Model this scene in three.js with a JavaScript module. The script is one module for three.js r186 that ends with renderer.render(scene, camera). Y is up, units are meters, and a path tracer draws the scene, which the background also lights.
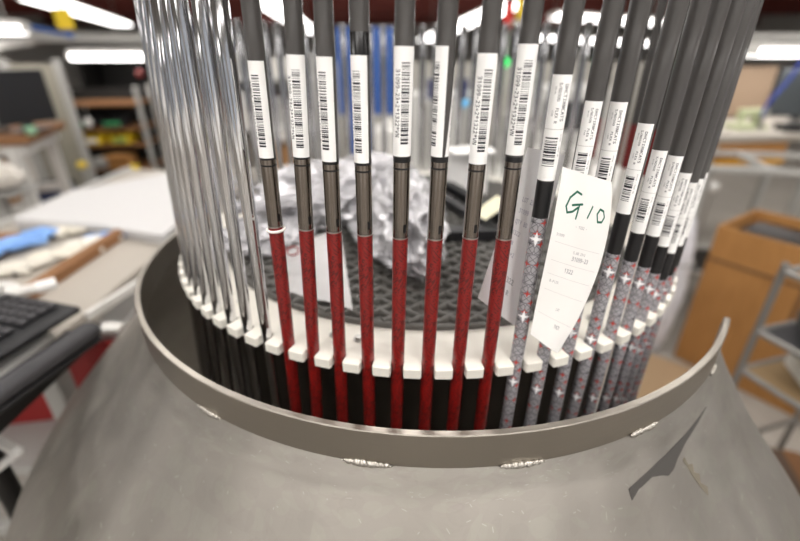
import * as THREE from 'three';
import { RoundedBoxGeometry } from 'three/addons/geometries/RoundedBoxGeometry.js';
import { RectAreaLightUniformsLib } from 'three/addons/lights/RectAreaLightUniformsLib.js';
import { ImprovedNoise } from 'three/addons/math/ImprovedNoise.js';
import { mergeGeometries, mergeVertices } from 'three/addons/utils/BufferGeometryUtils.js';

// ------------------------------------------------------------ camera, light, exposure
const scene = new THREE.Scene();
scene.background = new THREE.Color(0x000000);          // closed hall: nothing comes from outside
const camera = new THREE.PerspectiveCamera(63.5, 800 / 541, 0.02, 80);
camera.position.set(-0.0414, 1.5, 0.762);
camera.rotation.order = 'YXZ';
camera.rotation.x = -26.6 * Math.PI / 180;
camera.focus = 0.385;
camera.userData.fStop = 2.0;
scene.add(camera);
const renderer = new THREE.WebGLRenderer({ antialias: true });
renderer.toneMapping = THREE.LinearToneMapping;
renderer.toneMappingExposure = 0.82;
renderer.shadowMap.enabled = true;
RectAreaLightUniformsLib.init();
const LAMP = { power: 12, tint: 0xfffbf8, glow: 7 };  // fluorescent fittings: face radiance, colour, visible glow

// ------------------------------------------------------------ helpers
const D = Math.PI / 180;
let seed = 7;
const rnd = () => { seed = (seed * 1664525 + 1013904223) % 4294967296; return seed / 4294967296; };
const rr = (a, b) => a + (b - a) * rnd();
const noise = new ImprovedNoise();
const taken = {};
function numbered(n) { taken[n] = (taken[n] ?? -1) + 1; return taken[n] ? `${n}_${String(taken[n]).padStart(3, '0')}` : n; }
function tag(o, label, category, group) { o.userData.label = label; o.userData.category = category; if (group) o.userData.group = group; return o; }
function thing(name, label, category, pos = [0, 0, 0], turn = 0, group) {
  const g = new THREE.Group(); g.name = numbered(name); g.position.set(...pos); g.rotation.y = turn * D;
  tag(g, label, category, group); scene.add(g); return g;
}
function part(name, geo, mat, parent, pos, label) {
  const m = new THREE.Mesh(geo, mat); m.name = name; if (pos) m.position.set(...pos);
  if (label) m.userData.label = label;
  parent.add(m); return m;
}
function struct(name, geo, mat, pos) {
  const m = new THREE.Mesh(geo, mat); m.name = numbered(name); m.userData.kind = 'structure';
  if (pos) m.position.set(...pos); scene.add(m); return m;
}
function one(name, label, category, geo, mat, pos = [0, 0, 0], turn = 0, group) {
  const m = new THREE.Mesh(geo, mat); m.name = numbered(name); m.position.set(...pos); m.rotation.y = turn * D;
  tag(m, label, category, group); scene.add(m); return m;
}
const box = (w, h, d, r = 0.004) => new RoundedBoxGeometry(w, h, d, 2, Math.min(r, w / 2.2, h / 2.2, d / 2.2));
const boxAt = (w, h, d, x, y, z, r) => box(w, h, d, r).translate(x, y, z);
const V = (x, y, z) => new THREE.Vector3(x, y, z);
function rod(a, b, r, n = 10) {
  const A = V(...a), B = V(...b), d = B.clone().sub(A), g = new THREE.CylinderGeometry(r, r, d.length(), n);
  g.applyQuaternion(new THREE.Quaternion().setFromUnitVectors(V(0, 1, 0), d.clone().normalize()));
  const c = A.add(B).multiplyScalar(0.5); return g.translate(c.x, c.y, c.z);
}
function beamBox(a, b, w, h) {            // square-section bar between two points
  const A = V(...a), B = V(...b), d = B.clone().sub(A), g = box(w, h, d.length(), Math.min(w, h) * 0.15);
  const m = new THREE.Matrix4().lookAt(B, A, Math.abs(d.y) > 0.9 * d.length() ? V(1, 0, 0) : V(0, 1, 0));
  g.applyMatrix4(m); const c = A.add(B).multiplyScalar(0.5); return g.translate(c.x, c.y, c.z);
}
const tube = (pts, r, n = 24, k = 8) => new THREE.TubeGeometry(new THREE.CatmullRomCurve3(pts.map((p) => V(...p))), n, r, k);
const merge = (l) => mergeGeometries(l.map((g) => { const h = g.index ? g.toNonIndexed() : g; for (const k of Object.keys(h.attributes)) if (!['position', 'normal', 'uv'].includes(k)) h.deleteAttribute(k); return h; }));
const lathe = (pts, n = 40, p0 = 0, pl = Math.PI * 2) => new THREE.LatheGeometry(pts.map((p) => new THREE.Vector2(p[0], p[1])), n, p0, pl);

// ------------------------------------------------------------ textures
function canvasTex(w, h, draw, srgb = true) {
  const c = document.createElement('canvas'); c.width = w; c.height = h; draw(c.getContext('2d'), w, h);
  const t = new THREE.CanvasTexture(c); if (srgb) t.colorSpace = THREE.SRGBColorSpace;
  t.wrapS = t.wrapT = THREE.RepeatWrapping; t.magFilter = THREE.LinearFilter; return t;
}
function noiseTex(n, fn, srgb) {
  const a = new Uint8Array(n * n * 4);
  for (let y = 0; y < n; y++) for (let x = 0; x < n; x++) {
    const v = fn(x / n, y / n), o = (y * n + x) * 4;
    for (let k = 0; k < 3; k++) a[o + k] = Math.max(0, Math.min(255, (Array.isArray(v) ? v[k] : v) * 255)); a[o + 3] = 255;
  }
  const t = new THREE.DataTexture(a, n, n); t.wrapS = t.wrapT = THREE.RepeatWrapping; t.magFilter = THREE.LinearFilter;
  t.minFilter = THREE.LinearFilter; if (srgb) t.colorSpace = THREE.SRGBColorSpace; t.needsUpdate = true; return t;
}
// tiling noise: sampled on a torus
function tile(u, v, f, z = 0) {
  const a = u * Math.PI * 2, b = v * Math.PI * 2, R = f / (Math.PI * 2);
  return noise.noise(Math.cos(a) * R + 11.3, Math.sin(a) * R + 5.1 + Math.cos(b) * R, Math.sin(b) * R + z + Math.cos(b) * R * 0.37);
}
const rep = (t, x, y) => { const c = t.clone(); c.repeat.set(x, y); c.needsUpdate = true; return c; };

const texSpeckle = noiseTex(256, (u, v) => {            // dark flecks in the red paint
  const n = 0.47 + 0.5 * tile(u, v, 9, 2) + 0.8 * tile(u, v, 30, 7), k = n > 0.62 ? 1 : n > 0.5 ? (n - 0.5) / 0.12 : 0;
  return [0.50 - 0.19 * k, 0.07 - 0.022 * k, 0.055 - 0.012 * k];
}, true);
const texGrain = noiseTex(256, (u, v) => 0.5 + 0.5 * tile(u, v, 30, 1) + 0.3 * tile(u, v, 80, 3));
const texFloor = noiseTex(256, (u, v) => { const n = 0.5 * tile(u, v, 6, 4) + 0.4 * tile(u, v, 40, 8); return [0.62 + 0.08 * n, 0.60 + 0.08 * n, 0.57 + 0.08 * n]; }, true);
const texCard = noiseTex(256, (u, v) => { const n = 0.3 * tile(u, v, 5, 1) + 0.35 * tile(u, v * 0.2, 50, 5); return [0.66 + 0.09 * n, 0.47 + 0.08 * n, 0.26 + 0.06 * n]; }, true);
const texWood = noiseTex(256, (u, v) => { const n = 0.5 * tile(u, v, 4, 1) + 0.5 * Math.sin(v * 90 + 5 * tile(u, v, 5, 2)) * 0.3; return [0.52 + 0.12 * n, 0.36 + 0.1 * n, 0.22 + 0.07 * n]; }, true);
const texScratch = canvasTex(1024, 512, (g, w, h) => {  // roughness of the spun aluminium, with fine scratches
  g.fillStyle = 'rgb(122,122,122)'; g.fillRect(0, 0, w, h);
  let s = 5; const q = () => { s = (s * 1103515245 + 12345) % 2147483648; return s / 2147483648; };
  for (let i = 0; i < 900; i++) { const v = 102 + q() * 46; g.fillStyle = `rgba(${v},${v},${v},0.35)`; g.beginPath(); g.ellipse(q() * w, q() * h, 4 + q() * 30, 4 + q() * 26, q() * 6, 0, 7); g.fill(); }
  for (let i = 0; i < 1500; i++) { const x = q() * w, y = q() * h, a = q() * 6.3, l = 4 + q() * 26, v = q() > 0.5 ? 185 : 90; g.strokeStyle = `rgba(${v},${v},${v},0.35)`; g.lineWidth = 0.7; g.beginPath(); g.moveTo(x, y); g.lineTo(x + Math.cos(a) * l, y + Math.sin(a) * l); g.stroke(); }
}, false);
const texWave = noiseTex(256, (u, v) => 0.5 + 0.6 * tile(u, 0.3, 9, 6) + 0.1 * tile(u, v, 5, 2));
const texAlu = canvasTex(1024, 512, (g, w, h) => {      // its colour: faint handling marks, small pale nicks
  g.fillStyle = '#a29d96'; g.fillRect(0, 0, w, h);
  let s = 77; const q = () => { s = (s * 1103515245 + 12345) % 2147483648; return s / 2147483648; };
  for (let i = 0; i < 500; i++) { const v = q() > 0.5 ? '186,181,174' : '140,135,128'; g.fillStyle = `rgba(${v},0.10)`; g.beginPath(); g.ellipse(q() * w, q() * h, 3 + q() * 22, 3 + q() * 30, q() * 6, 0, 7); g.fill(); }
  for (let i = 0; i < 260; i++) { const x = q() * w, y = q() * h, a = q() * 6.3, l = 2 + q() * 9; g.strokeStyle = 'rgba(240,236,230,0.45)'; g.lineWidth = 1; g.beginPath(); g.moveTo(x, y); g.lineTo(x + Math.cos(a) * l, y + Math.sin(a) * l); g.stroke(); }
});
function barcode(g, x0, x1, y0, y1, q, thin = 2) {      // bars across the width, stacked along the shaft
  let y = y0; g.fillStyle = '#1b1a22';
  while (y < y1) { const b = thin * (q() < 0.18 ? 3.2 : q() < 0.4 ? 1.8 : 0.8); g.fillRect(x0, y, x1 - x0, b); y += b + thin * (0.7 + q() * 1.7); }
}
const prng = (s) => () => { s = (s * 1103515245 + 12345) % 2147483648; return s / 2147483648; };
const labelA = [3, 19].map((sd) => canvasTex(256, 900, (g, w, h) => {
  const q = prng(sd); g.fillStyle = '#f4f3f1'; g.fillRect(0, 0, w, h);
  barcode(g, 112, 186, 120, 800, q, 6);
  g.save(); g.translate(74, 170); g.rotate(Math.PI / 2); g.fillStyle = '#22212a'; g.font = 'bold 56px monospace'; g.textBaseline = 'middle'; g.fillText('31099-23+2*1322*VN', 0, 0, 560); g.restore();
}));
const labelB = [5, 23].map((sd) => canvasTex(256, 900, (g, w, h) => {
  const q = prng(sd); g.fillStyle = '#f3f2f0'; g.fillRect(0, 0, w, h);
  const t = (s, x, y, f, m) => { g.save(); g.translate(x, y); g.rotate(Math.PI / 2); g.fillStyle = '#2a2930'; g.font = f; g.textBaseline = 'middle'; g.fillText(s, 0, 0, m); g.restore(); };
  t('DHCTIRMCATS', 178, 70, 'bold 46px monospace', 350);
  t('S/N0500', 122, 60, 'bold 36px monospace', 150); t('FLEX R', 122, 260, 'bold 36px monospace', 130);
  t('05/01', 82, 90, '22px monospace', 120); t('1500', 82, 280, '22px monospace', 90);
  g.strokeStyle = '#b9b7b4'; g.lineWidth = 5; g.beginPath(); g.moveTo(0, 440); g.lineTo(w, 440); g.stroke();
  barcode(g, 50, 176, 510, 760, q, 7);
  t('31102 - 0500 VN', 206, 480, '22px monospace', 260);
}));
const texPattern = canvasTex(256, 512, (g, w, h) => {   // printed chain pattern with red crosses and white stars
  g.fillStyle = '#a3a1a5'; g.fillRect(0, 0, w, h);
  const s = 64, star = (x, y, r, k, c) => { g.fillStyle = c; for (const dx of [-w, 0, w]) for (const dy of [-h, 0, h]) { g.beginPath(); for (let i = 0; i < 8; i++) { const a = i * Math.PI / 4, R = i % 2 ? r * k : r; g[i ? 'lineTo' : 'moveTo'](x + dx + R * Math.sin(a), y + dy + R * Math.cos(a)); } g.fill(); } };
  g.lineWidth = 7;
  for (let j = -1; j <= 9; j++) for (let i = -1; i <= 5; i++) {
    const x = (i + (j % 2 ? 0.5 : 0)) * s, y = j * s; if (Math.abs(y - 512) < 1 && 0) continue;
    g.strokeStyle = '#7a787c'; g.beginPath(); g.arc(x, y, s * 0.5, 0, 7); g.stroke();
    g.strokeStyle = '#6b696d'; g.lineWidth = 4; for (const d of [-1, 1]) { g.beginPath(); g.moveTo(x - s * 0.5, y - d * s * 0.5); g.lineTo(x + s * 0.5, y + d * s * 0.5); g.stroke(); } g.lineWidth = 6;
  }
  for (let j = 0; j < 8; j++) for (let i = 0; i < 4; i++) {
    const x = (i + 0.5 + (j % 2 ? 0.5 : 0)) * s, y = (j + 0.5) * s, k = (i * 5 + j * 3) % 7;
    if (k < 3) star(x, y, 25, 0.32, '#b8332a'); else if (k < 5) star(x, y, 19, 0.34, '#3f3e42');
  }
  for (const [x, y] of [[128, 256], [0, 500]]) { star(x, y, 46, 0.3, '#f1f0f2'); star(x, y, 15, 0.7, '#ffffff'); }
});
const texTag = canvasTex(512, 1024, (g, w, h) => {      // traveller sheet with handwritten G 10 and faint print
  g.fillStyle = '#efedea'; g.fillRect(0, 0, w, h);
  g.strokeStyle = '#0b5a45'; g.lineWidth = 12; g.lineCap = 'round'; g.lineJoin = 'round';
  const path = (p) => { g.beginPath(); p.forEach(([x, y], i) => g[i ? 'lineTo' : 'moveTo'](x, y)); g.stroke(); };
  path([[190, 108], [152, 100], [98, 140], [76, 190], [92, 222], [134, 210], [174, 182]]); path([[126, 176], [208, 158]]); path([[184, 166], [170, 242]]);
  path([[306, 156], [270, 222]]);
  path([[388, 160], [362, 190], [376, 232], [420, 228], [442, 198], [426, 166], [388, 160]]);
  g.fillStyle = '#8d8b90'; g.font = '22px monospace';
  g.fillText('- 1322 -', 180, 292); g.fillText('31099', 40, 360); g.fillText('S.NR 23+2', 210, 440); g.font = 'bold 34px monospace'; g.fillText('31099-23', 210, 480);
  g.fillText('1322', 175, 560); g.font = '24px monospace'; g.fillText('R-FLEX', 70, 640); g.fillText('LOT', 210, 800); g.font = 'bold 30px monospace'; g.fillText('THCR', 260, 905);
  g.strokeStyle = '#c9c6c6'; g.lineWidth = 2; for (const y of [395, 505, 590, 690, 850]) { g.beginPath(); g.moveTo(40, y); g.lineTo(470, y + 12); g.stroke(); }
});
const texSheet = canvasTex(256, 512, (g, w, h) => {
  g.fillStyle = '#efedee'; g.fillRect(0, 0, w, h); g.fillStyle = '#a9a4b4'; g.font = '20px monospace';
  for (let k = 0; k < 6; k++) g.fillText(['LOT 23', '31099', 'QTY 80', '1322', 'VN', '23+2'][k], 60, 150 + k * 34);
  g.fillStyle = '#77757c'; g.font = '24px monospace'; g.fillText('1322', 90, 400); g.fillText('R', 120, 440);
});

// ------------------------------------------------------------ materials
const mats = {};
function M(key, color, o = {}) {
  if (mats[key]) return mats[key];
  const phys = ['clearcoat', 'transmission', 'sheen', 'anisotropy'].some((k) => k in o);
  const m = new THREE[phys ? 'MeshPhysicalMaterial' : 'MeshStandardMaterial']({ color, roughness: 0.6, metalness: 0, ...o }); m.name = key; return (mats[key] = m);
}
const chrome = M('chrome', 0xd8d8da, { metalness: 1, roughness: 0.07 });
const butt = M('dark_graphite', 0x423f3d, { roughness: 0.5, clearcoat: 0.5, clearcoatRoughness: 0.12 });
const collar = M('bronze_grey_collar', 0x8b837c, { metalness: 1, roughness: 0.17 });
const blackBand = M('black_band', 0x131214, { roughness: 0.35 });
const red = M('red_flecked_paint', 0xffffff, { map: rep(texSpeckle, 1, 16), roughness: 0.38, clearcoat: 0.3, clearcoatRoughness: 0.25 });
const patterned = M('printed_pattern', 0xffffff, { map: texPattern, roughness: 0.4, clearcoat: 0.3, clearcoatRoughness: 0.3 });
const labelAM = labelA.map((t, i) => M('barcode_label_' + i, 0xffffff, { map: t, roughness: 0.55, side: THREE.DoubleSide }));
const labelBM = labelB.map((t, i) => M('print_label_' + i, 0xffffff, { map: t, roughness: 0.55, side: THREE.DoubleSide }));
const whiteRubber = M('white_rubber', 0xe9e6e0, { roughness: 0.6 });
const plateM = M('white_plate_plastic', 0xdedad0, { roughness: 0.5 });
const aluM = M('spun_aluminium', 0xffffff, { map: texAlu, metalness: 1, roughness: 1, roughnessMap: texScratch, bumpMap: texWave, bumpScale: 0.005 });
const bandM = M('rolled_band_steel', 0xa29c93, { metalness: 1, roughness: 0.36, bumpMap: texGrain, bumpScale: 0.0002 });
const weldM = M('weld_metal', 0xb5b0a8, { metalness: 1, roughness: 0.42 });
const stickerM = M('old_adhesive', 0x3d3a37, { roughness: 0.75 });
const blackSteel = M('black_steel', 0x1c1a18, { roughness: 0.6, metalness: 0.2 });
const matM = M('black_rubber', 0x5a5854, { roughness: 0.5 });
const matBase = M('black_rubber', 0);
const whitePaint = M('white_enamel', 0xd6d4d0, { roughness: 0.5 });
const greyPaint = M('grey_enamel', 0xa9a8a4, { roughness: 0.5 });
const darkGrey = M('dark_grey_plastic', 0x2e2d30, { roughness: 0.5 });
const blackPl = M('black_plastic', 0x17171a, { roughness: 0.45 });
const steel = M('brushed_steel', 0xb9b7b3, { metalness: 1, roughness: 0.35 });
const cardM = M('cardboard', 0xffffff, { map: texCard, roughness: 0.85 });
const woodM = M('brown_wood', 0xffffff, { map: texWood, roughness: 0.7 });
const benchM = M('pale_bench_laminate', 0xaea79d, { roughness: 0.55 });
const paperM = M('white_paper', 0xeeedeb, { roughness: 0.8, side: THREE.DoubleSide });
const foil = M('crumpled_clear_plastic', 0xc2c1c4, { roughness: 0.24, metalness: 0.4, side: THREE.DoubleSide });
const polyM = M('white_polythene', 0xe0dede, { roughness: 0.45, transmission: 0.3, thickness: 0, side: THREE.DoubleSide });
const blueM = M('blue_enamel', 0x27559f, { roughness: 0.45 });
const yellowM = M('yellow_plastic', 0xe2c21f, { roughness: 0.5 });
const redPl = M('red_plastic', 0x962222, { roughness: 0.45 });
const redSteel = M('red_oxide_steel', 0x6d2f28, { roughness: 0.7 });
const lampGlow = M('lamp_glow', 0xffffff, { emissive: LAMP.tint, emissiveIntensity: LAMP.glow, roughness: 0.5 });

// ------------------------------------------------------------ the hall
struct('floor', new THREE.BoxGeometry(24, 0.2, 34), M('floor_concrete', 0xffffff, { map: rep(texFloor, 12, 13), roughness: 0.5 }), [0, -0.1, -3]);
struct('ceiling', new THREE.BoxGeometry(24, 0.2, 34), M('ceiling_white', 0xd2cfc8, { roughness: 0.9 }), [0, 3.5, -3]);
const wallM = M('wall_paint', 0xb6b4b0, { roughness: 0.85 });
struct('wall_back', new THREE.BoxGeometry(24, 3.6, 0.2), wallM, [0, 1.7, -20.1]);
struct('wall_front', new THREE.BoxGeometry(24, 3.6, 0.2), wallM, [0, 1.7, 14.1]);
struct('wall_left', new THREE.BoxGeometry(0.2, 3.6, 34), wallM, [-12.1, 1.7, -3]);
struct('wall_right', new THREE.BoxGeometry(0.2, 3.6, 34), wallM, [12.1, 1.7, -3]);
// red oxide roof girders crossing the hall
for (const z of [-7.5, -11.5, -16]) {
  const g = merge([boxAt(23.8, 0.03, 0.24, 0, 2.98, 0), boxAt(23.8, 0.03, 0.24, 0, 2.2, 0), boxAt(23.8, 0.78, 0.03, 0, 2.6, 0)]);
  struct('beam', g, redSteel, [0, 0.12, z]);
}

// a fluorescent fitting: length along local x, glowing face down
function fixture(label, pos, turn, len, wide = 0.16, opt = {}) {
  const t = thing('fluorescent_light', label, 'light', pos, turn, opt.group);
  if (opt.tilt) t.rotation.z = opt.tilt * D;
  if (opt.order) t.rotation.order = opt.order;
  part('housing', boxAt(len, 0.035, wide * 0.8, 0, 0.062, 0), whitePaint, t);
  part('lamp_diffuser', boxAt(len * 0.98, 0.045, wide, 0, 0.022, 0, 0.015), lampGlow, t);
  for (const s of [-1, 1]) part('end_cap', boxAt(0.02, 0.06, wide, s * len / 2, 0.035, 0), whitePaint, t);
  if (opt.hang) for (const s of [-0.35, 0.35]) part('hanger', rod([s * len, 0.07, 0], [s * len, opt.hang, 0], 0.006), greyPaint, t);
  const l = new THREE.RectAreaLight(LAMP.tint, LAMP.power * (opt.k ?? 1), len * 0.97, wide * 0.9);
  l.name = 'lamp_light'; l.rotation.x = -Math.PI / 2; l.position.y = -0.002; t.add(l);
  return t;
}
// runs that the photograph shows
const between = (a, b) => { const d = [b[0] - a[0], b[2] - a[2]]; return { c: [(a[0] + b[0]) / 2, (a[1] + b[1]) / 2, (a[2] + b[2]) / 2], l: Math.hypot(d[0], d[1], b[1] - a[1]), t: -Math.atan2(d[1], d[0]) / D, s: Math.atan2(b[1] - a[1], Math.hypot(...d)) / D }; };
function run(label, a, b, wide, k) { const q = between(a, b); return fixture(label, q.c, q.t, q.l, wide, { k, tilt: q.s, order: 'YXZ', hang: 3.4 - q.c[1], group: null }); }
run('long bright fluorescent strip at upper left above the yellow sign', [-3.99, 2.0, -4.78], [-6.1, 2.0, -10.2], 0.34, 0.8);
run('fluorescent strip seen between the first two red shafts', [-1.53, 2.0, -4.78], [-2.2, 1.9, -11.2], 0.34, 0.8);
run('double fluorescent strip high on the right, behind the patterned shafts', [2.0, 1.9, -6], [3.6, 1.82, -6.1], 0.3, 0.6);
run('lower fluorescent strip on the right, behind the patterned shafts', [2.3, 1.7, -8], [4.4, 1.6, -8.1], 0.3, 0.6);
run('fluorescent strip slanting down behind the middle red shafts', [1.35, 2.0, -4.99], [0.55, 1.72, -11], 0.34, 0.8);
// fittings overhead, outside the frame
for (const [x, z, t] of [[-1.6, 3.4, 0], [1.4, 3.4, 0], [-3.9, 1.2, 90], [3.9, 0.8, 90], [-1.2, 6.5, 0], [2.2, 6.5, 0]])
  fixture('bench light hanging low behind the camera, outside the picture', [x, 1.46 + 0.03 * z, z], t, 2.4, 0.2, { hang: 1.9 - 0.03 * z, k: 0.6, group: 'bench lights behind the camera' });
for (const [x, z] of [[-7.2, 0.5], [-7.2, 4.5], [7.2, 0.5], [7.2, 4.5], [-7.2, 9], [7.2, 9]])
  fixture('ceiling fluorescent at the side of the hall, outside the picture', [x, 2.75, z], 90, 2.6, 0.3, { hang: 0.65, k: 1.3, group: 'ceiling fluorescent fittings at the sides of the hall' });
const over = 'ceiling fluorescent fittings over the machine';
for (const [x, z] of [[-1.1, 1.2], [0.5, 1.2], [2.0, 1.2], [-1.4, -1.6], [0.05, -1.6], [1.5, -1.6]])
  fixture('ceiling fluorescent hanging over the carousel, outside the picture', [x, 2.75, z], 90, 2.2, 0.3, { hang: 0.65, k: z < 0 ? 0.6 : 1, group: over });
for (const z of [4, 7, 10]) for (const x of [-4.2, -1.6, 1.0, 3.6])
  fixture('ceiling fluorescent behind the camera, outside the picture', [x, 2.75, z], 90, 2.2, 0.3, { hang: 0.65, group: 'ceiling fluorescent fittings behind the camera' });
for (const [x, z] of [[-5.5, -2], [5.5, -2], [-4.5, -14], [4.5, -14], [3.8, -8.5], [-8.5, -7]])
  fixture('ceiling fluorescent further down the hall', [x, 2.75, z], 90, 2.6, 0.3, { hang: 0.65, group: 'ceiling fluorescent fittings down the hall', k: 1.4 });

// ------------------------------------------------------------ machine hood (spun cone with a rolled collar)
const P0 = -150, P1 = 53.7;                      // the shroud stops at its cut end on the right
function solidLathe(profile, a0, a1, seg) {      // closed profile swept round, with its two cut ends closed
  const pts = profile.concat([profile[0]]), L = (a1 - a0) * D;
  const side = lathe(pts, seg, a0 * D, L).toNonIndexed(); side.computeVertexNormals();
  const sh = new THREE.Shape(profile.map((p) => new THREE.Vector2(...p)));
  const cap = (a) => new THREE.ShapeGeometry(sh).rotateY((a - 90) * D);
  return merge([side, cap(a0), cap(a1)]);
}
const hoodR = [[1.149, 0.4757], [1.13, 0.487], [1.11, 0.501], [1.05, 0.547], [0.96, 0.629], [0.84, 0.718], [0.7, 0.768], [0.45, 0.785], [0.15, 0.785]];
const hoodCurve = new THREE.SplineCurve(hoodR.map(([y, r]) => new THREE.Vector2(r, y)));
const rAt = (y) => { let lo = 0, hi = 1; for (let k = 0; k < 40; k++) { const m = (lo + hi) / 2; if (hoodCurve.getPoint(m).y > y) lo = m; else hi = m; } return hoodCurve.getPoint(lo).x; };
const shear = (g) => { const p = g.attributes.position; for (let i = 0; i < p.count; i++) p.setX(i, p.getX(i) - 0.05 * Math.max(0, 1.149 - p.getY(i))); return g; };
{
  const t = thing('machine_hood', 'brushed metal conical hood with a rolled rim wrapped around the shaft carousel', 'machine hood', [0.0033, 0, 0]);
  const outer = hoodCurve.getPoints(48).map((p) => [p.x, p.y]);
  const cone = (pts) => { const g = lathe(pts, 180, P0 * D, (P1 - P0) * D); return shear(g); };
  const o = cone(outer.slice().reverse()), inn = cone(outer.map(([r, y]) => [r - 0.003, y]));
  const uv = o.attributes.uv; for (let i = 0; i < uv.count; i++) uv.setXY(i, uv.getX(i) * 3, uv.getY(i) * 1.5);
  o.computeVertexNormals(); inn.computeVertexNormals();
  part('cone_panel', o, aluM, t, null, 'brushed aluminium cone with scratches');
  part('inner_face', inn, aluM, t, null, 'inside face of the cone');
  const band = solidLathe([[0.4698, 1.149], [0.4698, 1.1893], [0.4705, 1.1903], [0.4764, 1.1903], [0.4772, 1.1893], [0.4772, 1.149]], P0, P1, 180);
  part('rim_band', band, bandM, t, null, 'rolled metal rim with a pale top edge');
  for (const [a, w] of [[-31.9, 4.6], [-9.2, 6], [8.7, 5.6], [25.9, 5], [45.5, 3]]) {
    const pts = []; const n = 26;
    for (let k = 0; k <= n; k++) { const q = (a - w / 2 + w * k / n) * D; pts.push(V(0.4785 * Math.sin(q), 1.1495 + 0.0007 * Math.sin(k * 2.1 + a), 0.4785 * Math.cos(q))); }
    const g = new THREE.TubeGeometry(new THREE.CatmullRomCurve3(pts), 90, 0.0034, 8), p = g.attributes.position;
    const c = new THREE.CatmullRomCurve3(pts);
    for (let i = 0; i < p.count; i++) {           // rippled beads that thin out at both ends
      const s = Math.floor(i / 9) / 90, ctr = c.getPointAt(Math.min(1, s)), k = (0.62 + 0.38 * Math.abs(Math.sin(s * Math.PI * 4 + 0.8 * Math.sin(s * 17 + a)))) * Math.pow(Math.sin(Math.PI * Math.min(0.98, Math.max(0.02, s))), 0.4);
      p.setXYZ(i, ctr.x + (p.getX(i) - ctr.x) * k, ctr.y + (p.getY(i) - ctr.y) * k * 1.1, ctr.z + (p.getZ(i) - ctr.z) * k);
    }
    g.computeVertexNormals(); part('weld_bead', g, weldM, t);
  }
  // what is left of a torn sticker
  const scrap = (poly) => {
    const sh = new THREE.Shape(poly.map(([a, y]) => new THREE.Vector2(a, y * 300)));
    let g = new THREE.ExtrudeGeometry(sh, { depth: 1, bevelEnabled: false, steps: 1 });
    const src = g.attributes.position, out = [];
    const sub = (A, B, C, k) => { if (!k) { out.push(A, B, C); return; } const m = (p, q) => p.map((v, i) => (v + q[i]) / 2), x = m(A, B), y = m(B, C), z = m(C, A); sub(A, x, z, k - 1); sub(x, B, y, k - 1); sub(z, y, C, k - 1); sub(x, y, z, k - 1); };
    for (let i = 0; i < src.count; i += 3) sub(...[0, 1, 2].map((k) => [src.getX(i + k), src.getY(i + k), src.getZ(i + k)]), 3);
    const a = []; for (const [ang, yy, dz] of out) { const y = yy / 300, r = rAt(y) + 0.0002 + 0.0005 * dz; a.push(r * Math.sin(ang * D) - 0.05 * (1.149 - y), y, r * Math.cos(ang * D)); }
    g = new THREE.BufferGeometry(); g.setAttribute('position', new THREE.Float32BufferAttribute(a, 3)); g.setAttribute('uv', new THREE.Float32BufferAttribute(new Float32Array(a.length / 3 * 2), 2)); g.computeVertexNormals(); return g;
  };
  part('sticker_residue', scrap([[21.8, 1.107], [21.9, 1.098], [23.2, 1.1035], [25.6, 1.1075], [27.2, 1.1045], [28.2, 1.1012], [29.4, 1.1035], [30.6, 1.109], [33.1, 1.116], [36.6, 1.1212], [40.3, 1.1262], [36.0, 1.1238], [31.0, 1.1198], [27.0, 1.1155], [24.0, 1.111]]), stickerM, t, null, 'dark torn sticker left on the cone');
  part('sticker_residue', scrap([[31.4, 1.1045], [31.9, 1.106], [32.1, 1.0985], [33.0, 1.0965], [32.7, 1.09], [33.6, 1.0855], [33.2, 1.079], [34.2, 1.072], [33.7, 1.0655], [32.9, 1.076], [32.2, 1.089], [31.9, 1.097]]), M('old_glue_smear', 0x6a6356, { roughness: 0.7 }), t, null, 'brownish glue smear beside the torn sticker');
}

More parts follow.
